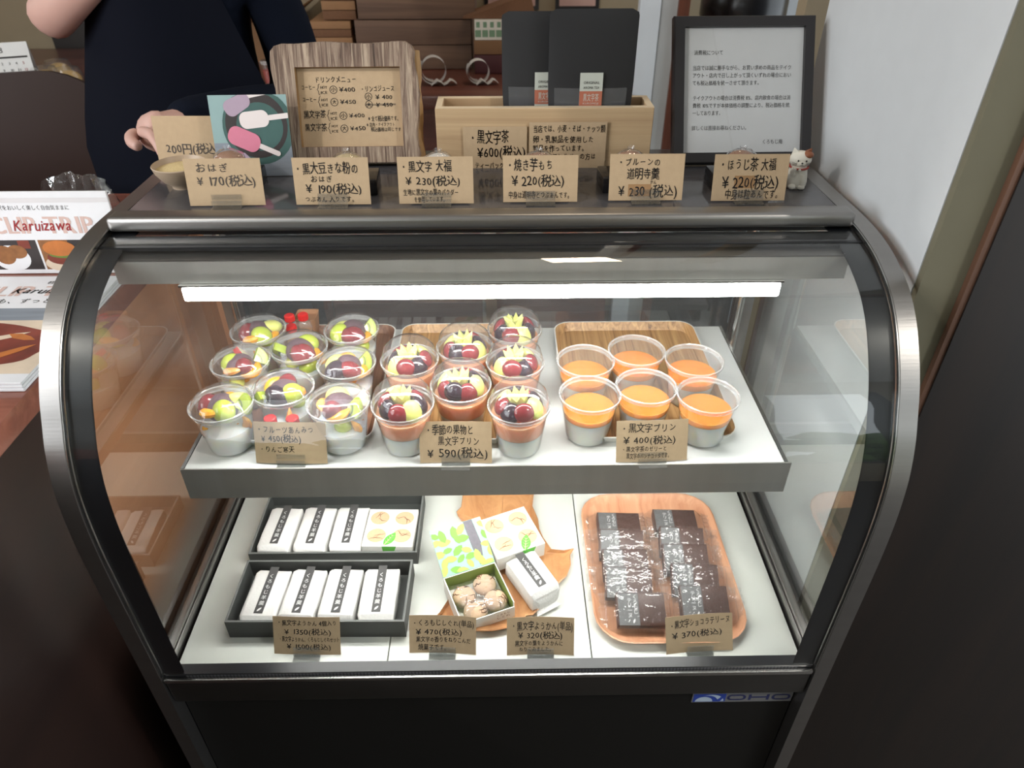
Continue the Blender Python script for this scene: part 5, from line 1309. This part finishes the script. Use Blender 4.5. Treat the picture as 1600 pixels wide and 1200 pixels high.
# calendar and buns at the far left
cc = P(22, 150, z=BZ); cal = thing('desk_calendar', 'white desk calendar at the far left of the back counter', 'calendar', (cc.x, cc.y, BZ+.0005), (radians(-20), 0, radians(20)))
MB().box((-.062, 0, 0), (.062, .0015, .125), 'paper_white').build('page', cal); MB().box((-.062, .0016, 0.001), (.062, .003, .119), 'paper_grey', TR((0, .075, .0275), (radians(37.5), 0, 0))).build('back_leaf', cal)
T = MB(); 
patch(T, rect(-.056, .088, .056, .092), 'ink', .0004); patch(T, rect(-.056, .088, -.02, .092), 'mag_red', .0006)
write(T, '8', -.006, .006, .108, .016, 'ink', 0)
for r in range(5):
    for c in range(7):
        dd = r*7+c-1
        if 0 < dd < 32: write(T, str(dd), -.054+c*.0158, -.054+c*.0158+(.005 if dd < 10 else .009), .076-r*.016, .0075, 'mag_red' if c in (0, 6) else 'ink', 0)
for i, v in enumerate(T.v): T.v[i] = (v[0], v[1]-.0006, v[2])
T.build('printed_dates', cal)
tr = thing('bun_tray', 'thin wooden tray under the wrapped buns at the far left', 'tray', (P(100, 150, z=BZ).x, P(100, 150, z=BZ).y+.06, BZ+.0005)); MB().box((-.13, -.075, 0), (.13, .075, .008), 'dark_edge', bevel=.003).build('board', tr)
for i, (u, v) in enumerate(((72, 140), (108, 141), (92, 128))):
    c = P(u, v, z=BZ+.009); rt = thing('wrapped_bun', 'round bun in clear wrap on the far tray, %s of three' % ('left', 'right', 'rear')[i], 'bun', (c.x, c.y+.02, BZ+.0088), (0, 0, 0), 'wrapped buns on the far tray')
    MB().ball((0, 0, .022), (.030, .030, .022), 'bun', 20, 12).build('bun', rt); MB().lathe([(.036, 0), (.036, .03), (.028, .050), (0, .056)], 'plastic', 24).build('clear_cover', rt)
# dark chair at the left
ch = thing('chair', 'dark brown chair with a rounded back behind the counter at the far left', 'chair', (P(10, 230, y=1.62).x, 1.62, 0), (0, 0, .3))
MB().box((-.21, -.2, .42), (.21, .2, .46), 'chair_brown', bevel=.015).build('seat', ch)
bk = MB(); bk.prism([(x, y) for x, y in rrect(.44, .40, .17, 8)], -.012, .012, 'chair_brown', TR((0, .21, .88), (radians(82), 0, 0))); bk.build('backrest', ch)
for sx in (-1, 1):
    for sy in (-1, 1): MB().tube([(sx*.18, sy*.17, .42), (sx*.20, sy*.19, 0)], [.017, .013], 'chair_brown', 12).build('leg', ch)
    MB().tube([(sx*.18, .19, .45), (sx*.18, .215, .75)], .014, 'chair_brown', 12).build('back_post', ch)
# partition and doorway on the right
def upright(name, u0, u1, y0, d, m, v=120):
    a, b = P(u0, v, y=y0).x, P(u1, v, y=y0).x; structure(name, MB().box((a, y0, 0), (b, y0+d, 2.6), m))
upright('door_1', 990, 1021, 1.95, .03, 'door_white'); upright('trim_3', 1021.3, 1047, 1.955, .05, 'door_grey'); upright('trim_4', 1047.3, 1064, 1.945, .06, 'post_brown')
xa = P(1064.3, 40, y=1.98).x
cbn = thing('low_cabinet', 'dark low cabinet behind the framed notice', 'cabinet', (.66, 2.25, 0))
MB().box((-.16, -.16, 0), (.13, .16, 1.03), 'dark_wood', bevel=.004).build('cabinet_box', cbn); MB().box((-.17, -.17, 1.0305), (.14, .17, 1.05), 'dark_wood', bevel=.003).build('cabinet_top', cbn)
pt = thing('black_pot', 'large round black pot behind the framed notice', 'pot', (P(1165, 10, y=2.2).x, 2.22, 1.051)); MB().lathe([(0, 0), (.055, 0), (.095, .035), (.118, .09), (.118, .14), (.095, .185), (.070, .20), (.074, .215), (.062, .212), (0, .19)], 'pot_black', 40).build('pot', pt, smooth=60)
upright('trim_6', 1249, 1330, 1.62, .05, 'wall_beige', 60)
upright('trim_5', 1221, 1246, 2.45, .03, 'door_white', 15)

for _x, lab in ((-1.85, 'small round fill light added above the customer side, toward the side window'), (1.85, 'small round fill light added above the dark wall panel')):
    fx_ = thing('fill_downlight', lab, 'ceiling light', (_x, -.45, 2.56), (0, 0, 0), 'added ceiling fill lights')  # housings for the added fill lamps
    MB().lathe([(.10, .039), (.10, .030), (.078, .028), (.074, .036)], 'door_white', 32).build('trim_ring', fx_)

# ---------------------------------------------------------------- the person behind the counter
PX, PY = -.575, 1.46
person = thing('person', 'person in dark navy clothes standing behind the display case at the left', 'person', (PX, PY, 0))
def skinmesh(name, pts, edges, m, roots, sub=2):
    me = bpy.data.meshes.new(name); me.from_pydata([p[:3] for p in pts], edges, []); me.materials.append(MATS[m])
    o = bpy.data.objects.new(name, me); COL.objects.link(o); o.parent = person
    md = o.modifiers.new('skin', 'SKIN'); md.use_smooth_shade = True; md.branch_smoothing = .5
    sv = me.skin_vertices[0].data
    for i, p in enumerate(pts): r = p[3]; sv[i].radius = r if hasattr(r, '__len__') else (r, r); sv[i].use_root = i in roots
    s = o.modifiers.new('sub', 'SUBSURF'); s.levels = sub; s.render_levels = sub; return o
L = lambda v: (v.x-PX, v.y-PY, v.z)
el = L(P(74, 34, y=1.36)); hl = P(268, 205, y=1.02); wr = P(232, 205, y=1.10); wl_ = L(wr)
# body skin: pelvis root, spine, head, arms, legs
pts = [(0, 0, .92, (.14, .10)), (0, .0, 1.08, (.125, .09)), (0, .005, 1.24, (.145, .095)), (0, .01, 1.335, (.10, .07)), (0, 0, 1.39, .052), (0, -.012, 1.44, .055), (0, -.025, 1.50, (.078, .088)), (0, -.02, 1.57, (.076, .090)), (0, -.01, 1.625, (.05, .06))]
E_ = [(i, i+1) for i in range(8)]
def chain(frm, ps):
    k = frm
    for p in ps: pts.append(p); E_.append((k, len(pts)-1)); k = len(pts)-1
    return k
sh_r = (-.165, .01, 1.32, .050); sh_l = (.165, .01, 1.32, .050)
er = chain(3, [sh_r, (el[0]*.45-.09, el[1]*.5, 1.285, .044), (*el, .040), (el[0]+.085, el[1]-.035, el[2]+.050, .034), (el[0]+.165, el[1]-.055, el[2]+.095, .026)])
hr = chain(er, [(el[0]+.215, el[1]-.060, el[2]+.120, (.034, .020))])
ela = Vector((.21, -.02, 1.10)); 
elw = chain(3, [sh_l, (.20, .02, 1.21, .043), (*ela, .038), ((ela.x+wl_[0])/2, (ela.y+wl_[1])/2, (ela.z+wl_[2])/2+.0, .033), (*wl_, .025)])
hp = L(hl); dv = (Vector(hp)-Vector(wl_)).normalized()
palm = Vector(wl_)+dv*.055; hk = chain(elw, [(*palm, (.036, .018))])
for sx in (-1, 1): chain(0, [(sx*.095, 0, .86, .085), (sx*.10, -.005, .50, .058), (sx*.10, .015, .10, .040), (sx*.105, -.04, .045, .036), (sx*.11, -.14, .03, .028)])
roots = [0]
# fingers as their own chains rooted inside the palms
def fingers(pc, d, side, up):
    d = Vector(d).normalized(); s = Vector(side).normalized(); u = Vector(up).normalized()
    for k, (off, l) in enumerate(((-.026, .066), (-.009, .074), (.009, .070), (.025, .056))):
        b = Vector(pc)+s*off+d*.015; roots.append(len(pts))
        pts.append((*(b-d*.02), .0085)); k0 = len(pts)-1
        cur = [b+d*l*.42+u*-.004, b+d*l*.72+u*-.018, b+d*l*.86+u*-.036]
        for q, r in zip(cur, (.0088, .0080, .0070)): pts.append((*q, r)); E_.append((k0, len(pts)-1)); k0 = len(pts)-1
    b = Vector(pc)-s*.024-d*.018; roots.append(len(pts)); pts.append((*b, .0100)); k0 = len(pts)-1
    for q, r in ((b-s*.020+d*.018-u*.008, .0105), (b-s*.028+d*.044-u*.016, .0090), (b-s*.024+d*.062-u*.022, .0075)): pts.append((*q, r)); E_.append((k0, len(pts)-1)); k0 = len(pts)-1
fingers(palm, dv, Vector((1, 0, 0)), Vector((0, 0, 1)))
fr_ = Vector((el[0]+.215, el[1]-.060, el[2]+.120)); fingers(fr_, Vector((.9, .05, .40)), Vector((.4, 0, -.9)), Vector((0, -1, 0)))
body = skinmesh('body', pts, E_, 'skin', roots)
# clothing
sp = [(0, 0, .86, (.165, .125)), (0, 0, 1.0, (.150, .115)), (0, .005, 1.12, (.150, .115)), (0, .008, 1.24, (.168, .120)), (0, .012, 1.335, (.120, .088)), (0, .005, 1.372, (.064, .064))]
se = [(i, i+1) for i in range(5)]
sp += [(-.168, .01, 1.322, .068), (-.200, -.03, 1.305, .062), (.168, .01, 1.322, .068), (.205, .02, 1.20, .060), (ela.x, ela.y, ela.z, .055), ((ela.x+wl_[0])/2, (ela.y+wl_[1])/2, (ela.z+wl_[2])/2, .050), (ela.x+(wl_[0]-ela.x)*.88, ela.y+(wl_[1]-ela.y)*.88, ela.z+(wl_[2]-ela.z)*.88, .042)]
se += [(4, 6), (6, 7), (4, 8), (8, 9), (9, 10), (10, 11), (11, 12)]
skinmesh('shirt', sp, se, 'navy', [0])
tp = [(0, 0, .94, (.168, .128)), (0, 0, .86, (.170, .13)), (-.095, 0, .80, .105), (-.10, 0, .48, .085), (-.10, .015, .09, .075), (.095, 0, .80, .105), (.10, 0, .48, .085), (.10, .015, .09, .075)]
skinmesh('trousers', tp, [(0, 1), (1, 2), (2, 3), (3, 4), (1, 5), (5, 6), (6, 7)], 'navy', [0])
ap = MB(); vs = []; nx, nz = 12, 14
for j in range(nz+1):
    z = .55+.76*j/nz; w = .20 if z < 1.05 else .20-.09*(z-1.05)/.26
    for i in range(nx+1): u = i/nx*2-1; vs.append((u*w, -.142-.012*(1-u*u)+.075*u*u, z))
ap.add(vs, [(j*(nx+1)+i, j*(nx+1)+i+1, (j+1)*(nx+1)+i+1, (j+1)*(nx+1)+i) for j in range(nz) for i in range(nx)], 'apron').build('apron', person, smooth=60)
hm = MB().ball((0, .002, 1.575), (.094, .108, .100), 'hair', 28, 18); hm.v = [(x, y, z) if not (y < -.03 and z < 1.60) else (x*.9, -.03, z) for x, y, z in hm.v]; hm.build('hair', person, smooth=80)
fa = MB()
for sx in (-1, 1):
    fa.ball((sx*.031, -.103, 1.525), (.013, .008, .006), 'eye_white', 14, 8).ball((sx*.031, -.109, 1.525), (.0055, .004, .0055), 'hair', 12, 8).tube([(sx*.015, -.110, 1.547), (sx*.032, -.113, 1.552), (sx*.048, -.102, 1.547)], [.0015, .0025, .0012], 'hair', 6)
    fa.ball((sx*.078, -.012, 1.515), (.010, .018, .030), 'skin', 14, 10)
fa.ball((0, -.118, 1.498), (.011, .014, .011), 'skin', 14, 10).tube([(0, -.108, 1.53), (0, -.120, 1.50)], [.006, .009], 'skin', 10)
fa.tube([(-.022, -.100, 1.467), (-.008, -.110, 1.470), (.008, -.110, 1.470), (.022, -.100, 1.467)], [.002, .005, .005, .002], 'lip', 8)
fa.build('face', person, smooth=70)

for sx in (-1, 1):
    sm = MB(); sm.ball((sx*.108, -.085, .040), (.052, .135, .040), 'apron', 20, 12); sm.v = [(x, y, max(z, .002)) for x, y, z in sm.v]; sm.build('shoe', person, smooth=70)
